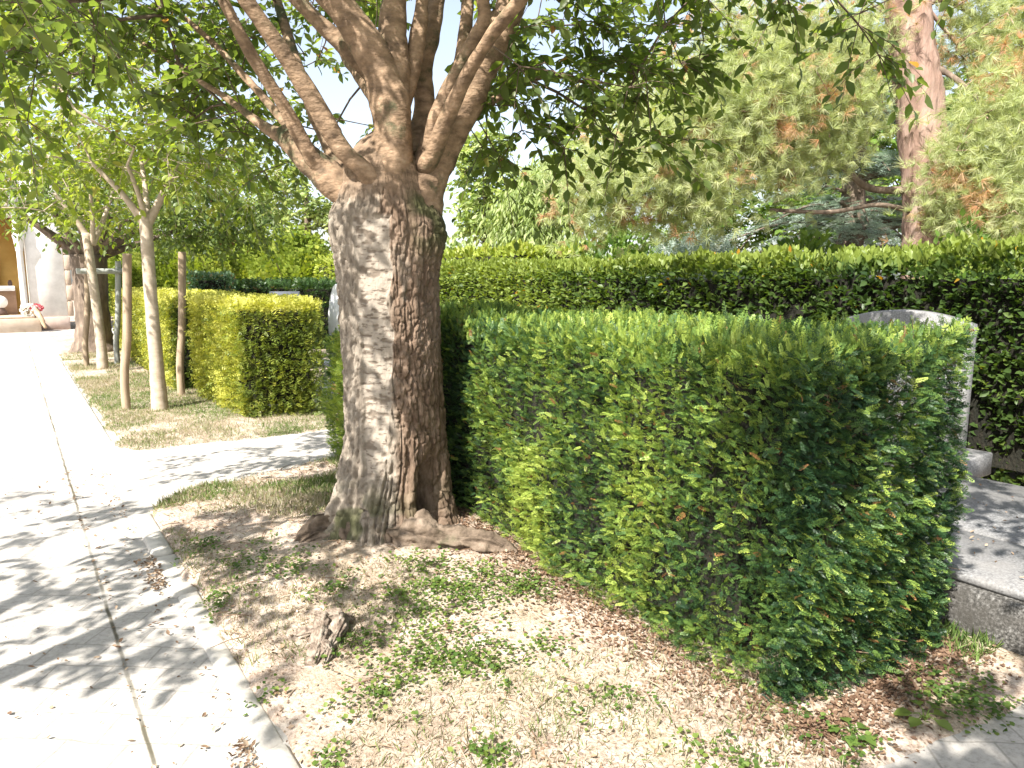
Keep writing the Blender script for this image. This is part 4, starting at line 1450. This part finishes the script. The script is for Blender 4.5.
# conifers and shrubs beyond the hedges
def shrub(name, label, px, fwd, wpx, top_py, leaf, size, seed, lf=LEAF, n=2600, upright=.4, group='shrubs beyond the hedges', dx=.8):
    rr = np.random.default_rng(seed)
    b = P(px, 280, fwd)
    b[2] = 0
    H_ = P(px, top_py, fwd)[2]
    W_ = wpx * fwd / FPX / 2
    root = empty(name, b, label, 'shrub', group)
    v = nrm(rr.normal(size=(n, 3)))
    v[:, 2] = np.abs(v[:, 2])
    rj = .55 + .45 * rr.uniform(0, 1, n) ** .5
    rj *= 1 + .22 * fbm(v * 3 + seed, 2, seed)
    p = b + v * rj[:, None] * np.array([W_, W_ * dx, H_ * .97]) + UP * .05
    acc = Acc()
    scatter(acc, lf, p, v * .6 + UP * upright + rr.normal(0, .4, (n, 3)), v + rr.normal(0, .5, (n, 3)), size * rr.uniform(.6, 1.4, n), 0, np.clip(.45 + .2 * fbm(p * 2.5, 2, 3) + rr.normal(0, .2, n), 0, .95))
    acc.build('foliage', leaf, root)
    acc = Acc()
    for q in range(7):
        e = b + np.array([rr.normal(0, W_ * .4), rr.normal(0, W_ * .3), H_ * rr.uniform(.5, .8)])
        acc.add(*tube([b - UP * .1, (b + e) / 2 + UP * .1, e], [.05, .03, .012], 6, False))
    acc.build('branches_foliage', M['old_bark'], root)
    return root


shrub('conifer_shrub', 'upright yellow green conifer above the low dark hedge', 215, 28, 60, 236, M['conifer'], .46, 81, SPRIG_FAR[0], 3000, 1.6)
shrub('conifer_shrub', 'yellow green conifer standing just left of the big cherry trunk', 300, 27, 90, 243, M['conifer'], .46, 82, SPRIG_FAR[0], 3600, 1.6)
shrub('conifer_shrub', 'rounded yellow green conifer between two upright ones', 258, 29, 70, 246, M['conifer'], .46, 83, SPRIG_FAR[0], 3000, 1.6)
shrub('conifer_shrub', 'yellow green conifer behind the staked young tree', 165, 30, 90, 246, M['conifer'], .46, 84, SPRIG_FAR[0], 3000, 1.6)
shrub('conifer_shrub', 'small conifer behind the old dark cherry trunk', 122, 31, 50, 240, M['conifer'], .46, 85, SPRIG_FAR[0], 2000, 1.6)
shrub('leafy_shrub', 'leafy shrub at the foot of the pine trunk', 965, 10.5, 130, 222, M['shrub_leaf'], .12, 86, LEAF, 4200)
shrub('leafy_shrub', 'large leaved shrub in front of the cedar boughs', 800, 13, 110, 228, M['shrub_leaf'], .14, 87, LEAF, 3800)
shrub('leafy_shrub', 'pale shrub under the lowest pine needles', 690, 14, 130, 232, M['cedar'], .3, 88, sprig_shape(8, .26, .04, .12, 60, 9), 2600)
shrub('leafy_shrub', 'broad bush closing the gap under the pine tips', 620, 16, 150, 226, M['shrub_leaf'], .15, 92, LEAF, 4200)
shrub('leafy_shrub', 'low shrub below the weeping tree', 560, 17, 120, 238, M['pale_leaf'], .16, 89, LEAF, 3600)
shrub('leafy_shrub', 'low shrub behind the hedge below the open sky', 450, 19, 110, 238, M['pale_leaf'], .16, 90, LEAF, 3600)

# ================================================================ GRAVES
grave = empty('granite_grave', (3.45, 2.0, 0), 'speckled grey granite grave with curved headstone beyond the hedge end', 'grave', 'graves')
acc = Acc()
box(acc, (3.385, -.2, -.1), (5.30, 2.1, .235), bev=.012)
acc.build('base_slab', M['granite_rough'], grave)
acc = Acc()
box(acc, (3.43, -.15, .238), (4.05, 2.05, .285), bev=.012)
acc.build('ledger', M['granite'], grave)
acc = Acc()
box(acc, (4.064, -.15, .238), (5.24, 2.05, .285), bev=.008)
acc.build('ledger', M['granite'], grave)


def headstone(acc, x0, x1, y0, y1, z0, zs, rise, n=24, bev=.015):
    """upright slab with a shallow curved top, its face towards the path"""
    yy = np.linspace(y0, y1, n)
    zt = zs + rise * (1 - ((yy - (y0 + y1) / 2) / ((y1 - y0) / 2)) ** 2)
    V = []
    for x, ins in ((x0, bev), (x0 + bev, 0), (x1 - bev, 0), (x1, bev)):
        V.append(np.stack([np.full(n, x), np.clip(yy, y0 + ins, y1 - ins), np.full(n, z0)], -1))
        V.append(np.stack([np.full(n, x), np.clip(yy, y0 + ins, y1 - ins), zt - ins], -1))
    V = np.concatenate(V)
    F = []
    k = np.arange(n - 1)
    F.append(np.stack([k + 1, k, n + k, n + k + 1], -1))
    for s in range(3):
        a, c = (2 * s + 1) * n, (2 * s + 3) * n
        F.append(np.stack([a + k + 1, a + k, c + k, c + k + 1], -1))
        e = np.array([[2 * s * n, 2 * (s + 1) * n, (2 * s + 3) * n, (2 * s + 1) * n]])
        F.append(e)
        F.append(e[:, ::-1] + n - 1)
    F.append(np.stack([6 * n + k, 6 * n + k + 1, 7 * n + k + 1, 7 * n + k], -1))
    acc.add(V, np.concatenate(F))


acc = Acc()
headstone(acc, 5.30, 5.42, 2.0 + .16, 3.08, .40, 1.30, .085)
acc.build('headstone', M['granite'], grave)
acc = Acc()
box(acc, (5.14, 2.03, .25), (5.52, 3.6, .41), bev=.01)
acc.build('plinth', M['granite'], grave)
acc = Acc()
box(acc, (3.385, 2.12, -.1), (5.30, 3.6, .225), bev=.012)
acc.build('base_slab', M['granite_rough'], grave)

q = P(285, 297, 14.0)
acc = Acc()
hs = empty('small_grave', (q[0], q[1], 0), 'small dark polished headstone peeping over the golden hedge', 'grave', 'graves')
headstone(acc, -.28, .28, -.07, .07, .1, 1.38, .0)
Vr = np.concatenate(acc.v)
acc.v = [np.stack([q[0] + Vr[:, 0] * cos(-.45) - Vr[:, 1] * sin(-.45), q[1] + Vr[:, 0] * sin(-.45) + Vr[:, 1] * cos(-.45), Vr[:, 2]], -1)]
acc.build('headstone', M['dark_granite'], hs)
acc = Acc()
box(acc, (q[0] - .4, q[1] - 1.6, -.05), (q[0] + .4, q[1] + .2, .12), bev=.01)
acc.build('ledger', M['dark_granite'], hs)

q = P(335, 320, 9.8)
ws = empty('white_grave', (q[0], q[1], 0), 'white headstone and pale slab half hidden behind the big cherry trunk', 'grave', 'graves')
acc = Acc()
prof = [(0, 1.0), (.05, 1.3), (.15, 1.52), (.27, 1.58), (.4, 1.5), (.5, 1.25), (.55, 1.0), (.56, .2)]
headstone(acc, q[0] - .05, q[0] + .09, q[1] - .5, q[1] + .14, .2, 1.1, .45, 24)
acc.build('headstone', M['white_stone'], ws)
acc = Acc()
box(acc, (q[0] - 1.1, q[1] - .6, -.05), (q[0] + .1, q[1] + .25, .2), bev=.012)
acc.build('ledger', M['white_stone'], ws)

# ================================================================ CHAPEL
YF = 27.6
hx = lambda px: YF * math.tan(YAW + math.atan((px - 512) / FPX))
zz = lambda py, px=40: P(px, py, (np.array([hx(px), YF]) @ FWD[:2]))[2]
ch = empty('chapel', (hx(40), YF, 0), 'pale stone chapel front with ochre niche at the end of the path', 'chapel')
xr = hx(70)
xl = -4.5
nx0, nx1 = -3.2, hx(23)
acc = Acc()
box(acc, (hx(33), YF, zz(317)), (xr, YF + 4, 5.2), bev=.02)
box(acc, (xl, YF, .3), (nx0, YF + 4, 5.2), bev=.02)
box(acc, (nx0 + .003, YF + .002, 3.6), (hx(33) - .003, YF + 4, 5.2), bev=.01)
acc.build('wall', M['chapel_stone'], ch)
acc = Acc()
box(acc, (hx(33) - .02, YF - .06, -.05), (xr + .03, YF + 4.05, zz(317)), bev=.02)
acc.build('plinth', M['chapel_base'], ch)
acc = Acc()
for k in range(9):
    box(acc, (xr + .004, YF - .03, zz(317) + k * .5 + .01), (xr + (.22 if k % 2 else .16), YF + .8, zz(317) + k * .5 + .49), bev=.02)
acc.build('quoin', M['quoin'], ch)
acc = Acc()
box(acc, (nx0 + .01, YF + 1.2, .3), (hx(33) - .01, YF + 1.35, 3.59))
acc.build('niche_wall', M['ochre'], ch)
acc = Acc()
box(acc, (nx0 + .02, YF + .95, .32), (hx(20), YF + 1.19, zz(291)), bev=.01)
acc.build('dado', M['brown_plaster'], ch)
acc = Acc()
box(acc, (nx0 + .03, YF + .6, zz(291)), (hx(19.5), YF + 1.18, zz(286)), bev=.015)
acc.build('shelf', M['white_stone'], ch)
acc = Acc()
box(acc, (hx(-12), YF + 1.02, zz(286)), (hx(3.5), YF + 1.17, zz(256)), bev=.02)
acc.build('picture_frame', M['dark_wood'], ch)
acc = Acc()
cx = (hx(24) + hx(31)) / 2
rc = (hx(31) - hx(24)) / 2
lathe(acc, (cx, YF - .05, 0), [(0, zz(308)), (rc * 1.35, zz(308)), (rc * 1.35, zz(306)), (rc * 1.15, zz(305)), (rc, zz(303)), (rc * .95, zz(252)), (rc * 1.1, zz(251)), (rc * 1.1, zz(250)), (rc * 1.2, zz(248)), (rc * 1.55, zz(239)), (rc * 1.7, zz(238)), (rc * 1.7, zz(235)), (rc * 1.3, zz(234)), (rc * 1.3, 3.6)], 28)
acc.build('column', M['chapel_stone'], ch, True)
acc = Acc()
box(acc, (xl, YF - 1.0, -.03), (hx(41), YF + 1.2, zz(317)), bev=.02)
box(acc, (xl, YF - .9, zz(317) + .001), (hx(36), YF + 1.2, zz(315)), bev=.01)
acc.build('step', M['step_stone'], ch)
# round white urn with a dark foot under the shelf, little dark jar on it
u = empty('urn', (hx(3), YF + .5, zz(315)), 'round white urn on a dark foot inside the niche', 'urn')
acc = Acc()
ru = (hx(11) - hx(-5)) / 2
zc = zz(302)
lathe(acc, (hx(3), YF + .5, 0), [(0, zc - ru * .9)] + [(ru * sin(a), zc - ru * cos(a)) for a in np.linspace(.4, pi - .3, 16)] + [(ru * .25, zc + ru * .98), (0, zc + ru)], 24)
acc.build('bowl', M['white_stone'], u, True)
acc = Acc()
lathe(acc, (hx(3), YF + .5, 0), [(0, zz(315)), (ru * .95, zz(315)), (ru * .85, zz(312)), (ru * .4, zc - ru * .75)], 20)
acc.build('foot', M['dark_wood'], u)
acc = Acc()
lathe(acc, (hx(15), YF + .8, zz(286)), [(0, 0), (.05, 0), (.065, .06), (.06, .13), (.04, .16), (.045, .19), (0, .19)], 16)
tag(acc.build('jar', M['dark_wood'], smoothed=True), 'small dark jar standing on the white shelf in the niche', 'jar')
# bouquet leaning at the step
fl = empty('bouquet', (hx(34), YF - .7, zz(315)), 'wrapped bouquet of white and red flowers on the chapel step', 'flowers')
acc = Acc()
c0 = np.array([hx(31), YF - .75, zz(309)])
n = 260
v = nrm(rr.normal(size=(n, 3)))
scatter(acc, LEAF_WIDE, c0 + v * np.array([.2, .16, .16]), v + rr.normal(0, .4, (n, 3)), rr.normal(size=(n, 3)), .07, 0, rr.uniform(0, 1, n))
acc.build('white_blossom', M['petal_white'], fl)
acc = Acc()
c1 = np.array([hx(38.5), YF - .75, zz(307)])
n = 120
v = nrm(rr.normal(size=(n, 3)))
scatter(acc, LEAF_WIDE, c1 + v * np.array([.14, .1, .09]), v + rr.normal(0, .4, (n, 3)), rr.normal(size=(n, 3)), .06, 0, rr.uniform(0, 1, n))
acc.build('red_blossom', M['petal_red'], fl)
acc = Acc()
V, fs = tube(spline([np.array([hx(36), YF - .8, zz(309)]), np.array([hx(41), YF - 1.05, zz(316)]), np.array([hx(45), YF - 1.12, zz(327) + .02])], 14), np.linspace(.10, .045, 14), 14, True, .3, 12)
acc.add(V, fs)
acc.build('wrapping', M['wrap'], fl, True)


# ================================================================ GROUND COVER
rr = np.random.default_rng(101)


def on_verge(n, x0, x1, y0, y1, want=None):
    x, y = rr.uniform(x0, x1, n), rr.uniform(y0, y1, n)
    k = verge_mask(x, y)
    if want is not None:
        k &= want(x, y)
    x, y = x[k], y[k]
    return np.stack([x, y, ground_h(x, y)], -1)


BLADE = (np.array([[-.045, 0, 0], [.045, 0, 0], [.035, .5, .03], [0, 1, .16], [-.035, .5, .03]]), [np.array([[0, 1, 2, 3, 4]])])
acc = Acc()
patch = lambda sc, thr, sd: (lambda x, y: fbm(xyz(x, y) * sc, 2, sd) + rr.normal(0, .12, len(x)) > thr)
# grass, straw-dry in the sun with green tufts
for (n, box_, w, sz, tm) in ((60000, (.65, 3.2, 1.0, 7.4), patch(1.6, .22, 3), (.02, .055), .56), (34000, (.7, 2.4, 4.2, 7.4), patch(1.2, .02, 4), (.025, .075), .5),
                             (60000, (.7, 3.0, 7.3, 12), patch(1.2, -.2, 6), (.02, .06), .46), (30000, (.7, 2.2, 12, 18), patch(1, -.3, 7), (.03, .07), .52), (12000, (2.8, 4.2, 1.15, 2.0), patch(2, .0, 8), (.03, .08), .3)):
    p = on_verge(n, *(box_[0], box_[1], box_[2], box_[3]), w)
    m = len(p)
    ax = UP * .8 + rr.normal(0, .55, (m, 3))
    ax[:, 2] = np.abs(ax[:, 2])
    scatter(acc, BLADE, p - UP * .004, ax, rr.normal(size=(m, 3)), rr.uniform(*sz, m), 0, np.clip(tm + .3 * fbm(p * 2.2, 2, 12) + rr.normal(0, .17, m), 0, 1))
tag(acc.build('grass', M['grass']), kind='stuff')

# dry fallen leaves
acc = Acc()
p = on_verge(9000, .65, 5.5, 1.0, 7, lambda x, y: fbm(xyz(x, y) * 1.8, 2, 14) + rr.normal(0, .3, len(x)) > -.05)
extra = []
for _ in range(1400):          # drifted along the kerb and under the hedge foot
    yy = rr.uniform(1.4, 5.2)
    if fbm(np.array([[0, yy * 2.2, 0]]), 2, 15)[0] > .05:
        xx = .55 - abs(rr.normal(0, .05))
        extra.append((xx, yy, .008))
for _ in range(1000):
    yy = rr.uniform(1.3, 5.5)
    xx = 2.36 - abs(rr.normal(0, .16))
    extra.append((xx, yy, float(ground_h(xx, yy)) + .005))
for _ in range(420):
    xx = rr.uniform(2.3, 3.5)
    yy = 1.5 - abs(rr.normal(0, .13))
    extra.append((xx, yy, float(ground_h(xx, yy)) + .006))
for _ in range(45):
    extra.append((rr.uniform(-.1, .55), rr.uniform(1.2, 7), .004))
for _ in range(420):
    yy = rr.uniform(1.0, 7)
    extra.append((rr.choice([rr.uniform(-.2, .56), .27 + rr.normal(0, .02), .5 + rr.normal(0, .05)]), yy, .001))
for _ in range(120):
    extra.append((rr.uniform(3.5, 5.1), rr.uniform(.6, 2.0), .29))
p = np.vstack([p, np.array(extra)])
m = len(p)
ax = rr.normal(size=(m, 3)) * np.array([1, 1, .25])
scatter(acc, DRYLEAF, p + UP * .006, ax, UP + rr.normal(0, .4, (m, 3)), rr.uniform(.009, .030, m), 0, np.clip(rr.beta(1.6, 2.4, m) + .02, 0, 1))
# short dead twigs among them
for _ in range(260):
    q = on_verge(1, .7, 3.3, 1.2, 6)
    if len(q):
        d = nrm(rr.normal(size=3) * np.array([1, 1, .1]))
        L = rr.uniform(.04, .16)
        acc.add(*tube([q[0] + UP * .01, q[0] + d * L * .5 + UP * .018, q[0] + d * L + UP * .008], [.003, .0025, .0015], 4, False), 0, rr.uniform(.1, .8))
p = on_verge(15000, .65, 3.4, 1.0, 6)
m = len(p)
scatter(acc, LEAF_FLAT, p + UP * .004, rr.normal(size=(m, 3)) * np.array([1, 1, .3]), UP + rr.normal(0, .5, (m, 3)), rr.uniform(.006, .02, m), 0, np.clip(rr.beta(1.6, 1.6, m), 0, .95))
# old dark brown needles and leaf mould gathered along the foot of the hedge
hx0 = rr.uniform(0, 1, 9000)
y_ = np.where(hx0 < .72, rr.uniform(1.2, 5.4, 9000), 1.33 - np.abs(rr.normal(0, .11, 9000)))
x_ = np.where(hx0 < .72, 2.26 - np.abs(rr.normal(0, .15, 9000)), rr.uniform(2.1, 3.3, 9000))
p = np.stack([x_, y_, ground_h(x_, y_) + .005], -1)
m = len(p)
scatter(acc, DRYLEAF, p, rr.normal(size=(m, 3)) * np.array([1, 1, .2]), UP + rr.normal(0, .4, (m, 3)), rr.uniform(.008, .026, m), 0, np.clip(rr.normal(.1, .12, m), 0, .6))
tag(acc.build('leaf_litter', M['litter']), kind='stuff')

# ground ivy and clover in green patches
acc = Acc()
cl = []
for (a, b, s, n) in ((470, 590, .16, 300), (520, 585, .10, 110), (410, 600, .14, 170), (360, 640, .10, 60), (430, 640, .16, 200), (480, 650, .13, 150), (330, 590, .1, 60), (250, 560, .14, 130), (215, 600, .10, 70), (290, 570, .1, 80),
                     (385, 680, .12, 60), (265, 690, .07, 36), (490, 745, .06, 40), (325, 750, .05, 30), (745, 755, .05, 40), (610, 690, .1, 40), (200, 545, .12, 90), (545, 640, .1, 40), (420, 570, .12, 90), (360, 690, .1, 30),
                     (850, 735, .10, 50), (960, 680, .14, 150), (700, 735, .1, 30), (1000, 700, .12, 110)):
    c = G(a, b, .08)
    for _ in range(int(n * .42)):
        x, y = c[0] + rr.normal(0, s * .75), c[1] + rr.normal(0, s * .75)
        if verge_sd(np.array([x]), np.array([y]))[0] < -.02:
            cl.append((x, y))
cl = np.array(cl)
pz = np.column_stack([cl, ground_h(cl[:, 0], cl[:, 1]) + .012])
for k in range(7):
    m = len(pz)
    an = rr.uniform(0, 2 * pi, m)
    d = np.stack([np.cos(an), np.sin(an), rr.uniform(.05, .7, m)], -1)
    off = pz + np.stack([rr.normal(0, .026, m), rr.normal(0, .026, m), rr.uniform(-.004, .02, m)], -1)
    scatter(acc, LEAF_WIDE, off, d, UP + rr.normal(0, .3, (m, 3)), rr.uniform(.008, .025, m), 0, np.clip(rr.normal(.5, .24, m) + .2 * fbm(off * 6, 2, 5), 0, 1))
tag(acc.build('ground_ivy', M['weed']), kind='stuff')


# broad-leaved weeds by the hedge corner
def weed(px, py, label, n, size, seed, tint=.6):
    rr = np.random.default_rng(seed)
    c = G(px, py, .03)
    c[2] = float(ground_h(c[0], c[1]))
    root = empty('broadleaf_weed', c, label, 'weed', 'weeds by the hedge corner')
    for k in range(n):
        a = k * 2.4 + rr.uniform(-.3, .3)
        d = np.array([cos(a), sin(a), .55])
        tip = c + d * size * rr.uniform(.5, .9)
        acc = Acc()
        acc.add(*tube([c, (c + tip) / 2 + UP * .015, tip], [.003, .0025, .002], 5, False), 0, tint)
        scatter(acc, LEAF_WIDE, tip[None], np.array([[d[0], d[1], -.1]]), UP[None], size * rr.uniform(.9, 1.2), 0, tint + rr.uniform(-.1, .1))
        acc.build('leaf', M['weed'], root)


weed(925, 716, 'big round leaved weed at the foot of the hedge corner', 6, .06, 1, .75)
weed(852, 733, 'small pale weed on bare soil before the hedge corner', 5, .05, 2, .6)
weed(797, 715, 'dark small weed under the lowest yew sprigs', 4, .04, 3, .3)

# ================================================================ LIGHT, SKY, CAMERA
to_sun = Vector(SUN)
sd = bpy.data.lights.new('sun', 'SUN')
sd.energy = 4.6
sd.angle = radians(.53)
sd.color = (1, .955, .88)
so = bpy.data.objects.new('sun', sd)
COL.objects.link(so)
so.rotation_euler = to_sun.to_track_quat('Z', 'Y').to_euler()
w = bpy.data.worlds.new('World')
scn.world = w
w.use_nodes = True
nt = w.node_tree
nt.nodes.clear()
sky = nt.nodes.new('ShaderNodeTexSky')
sky.sky_type = 'NISHITA'
sky.sun_disc = False
sky.sun_elevation = SUN_EL
sky.sun_rotation = SUN_AZ
sky.air_density = 1.0
sky.dust_density = 2.0
bg = nt.nodes.new('ShaderNodeBackground')
bg.inputs['Strength'].default_value = .10
hs_ = nt.nodes.new('ShaderNodeHueSaturation')
hs_.inputs['Saturation'].default_value = .62
nt.links.new(sky.outputs[0], hs_.inputs['Color'])
nt.links.new(hs_.outputs[0], bg.inputs[0])
wo = nt.nodes.new('ShaderNodeOutputWorld')
nt.links.new(bg.outputs[0], wo.inputs[0])

cd = bpy.data.cameras.new('camera')
cd.sensor_width = 36
cd.lens = FPX / 1024 * 36
cd.clip_end = 2000
co = bpy.data.objects.new('camera', cd)
COL.objects.link(co)
co.location = EYE
co.rotation_euler = (pi / 2 - PITCH, 0, -YAW)
scn.camera = co
scn.view_settings.view_transform = 'Standard'
scn.view_settings.look = 'None'
scn.view_settings.exposure = 1.66
scn.view_settings.gamma = 1
scn.cycles.max_bounces = 8
scn.cycles.diffuse_bounces = 4
scn.cycles.transmission_bounces = 6
scn.cycles.use_denoising = True
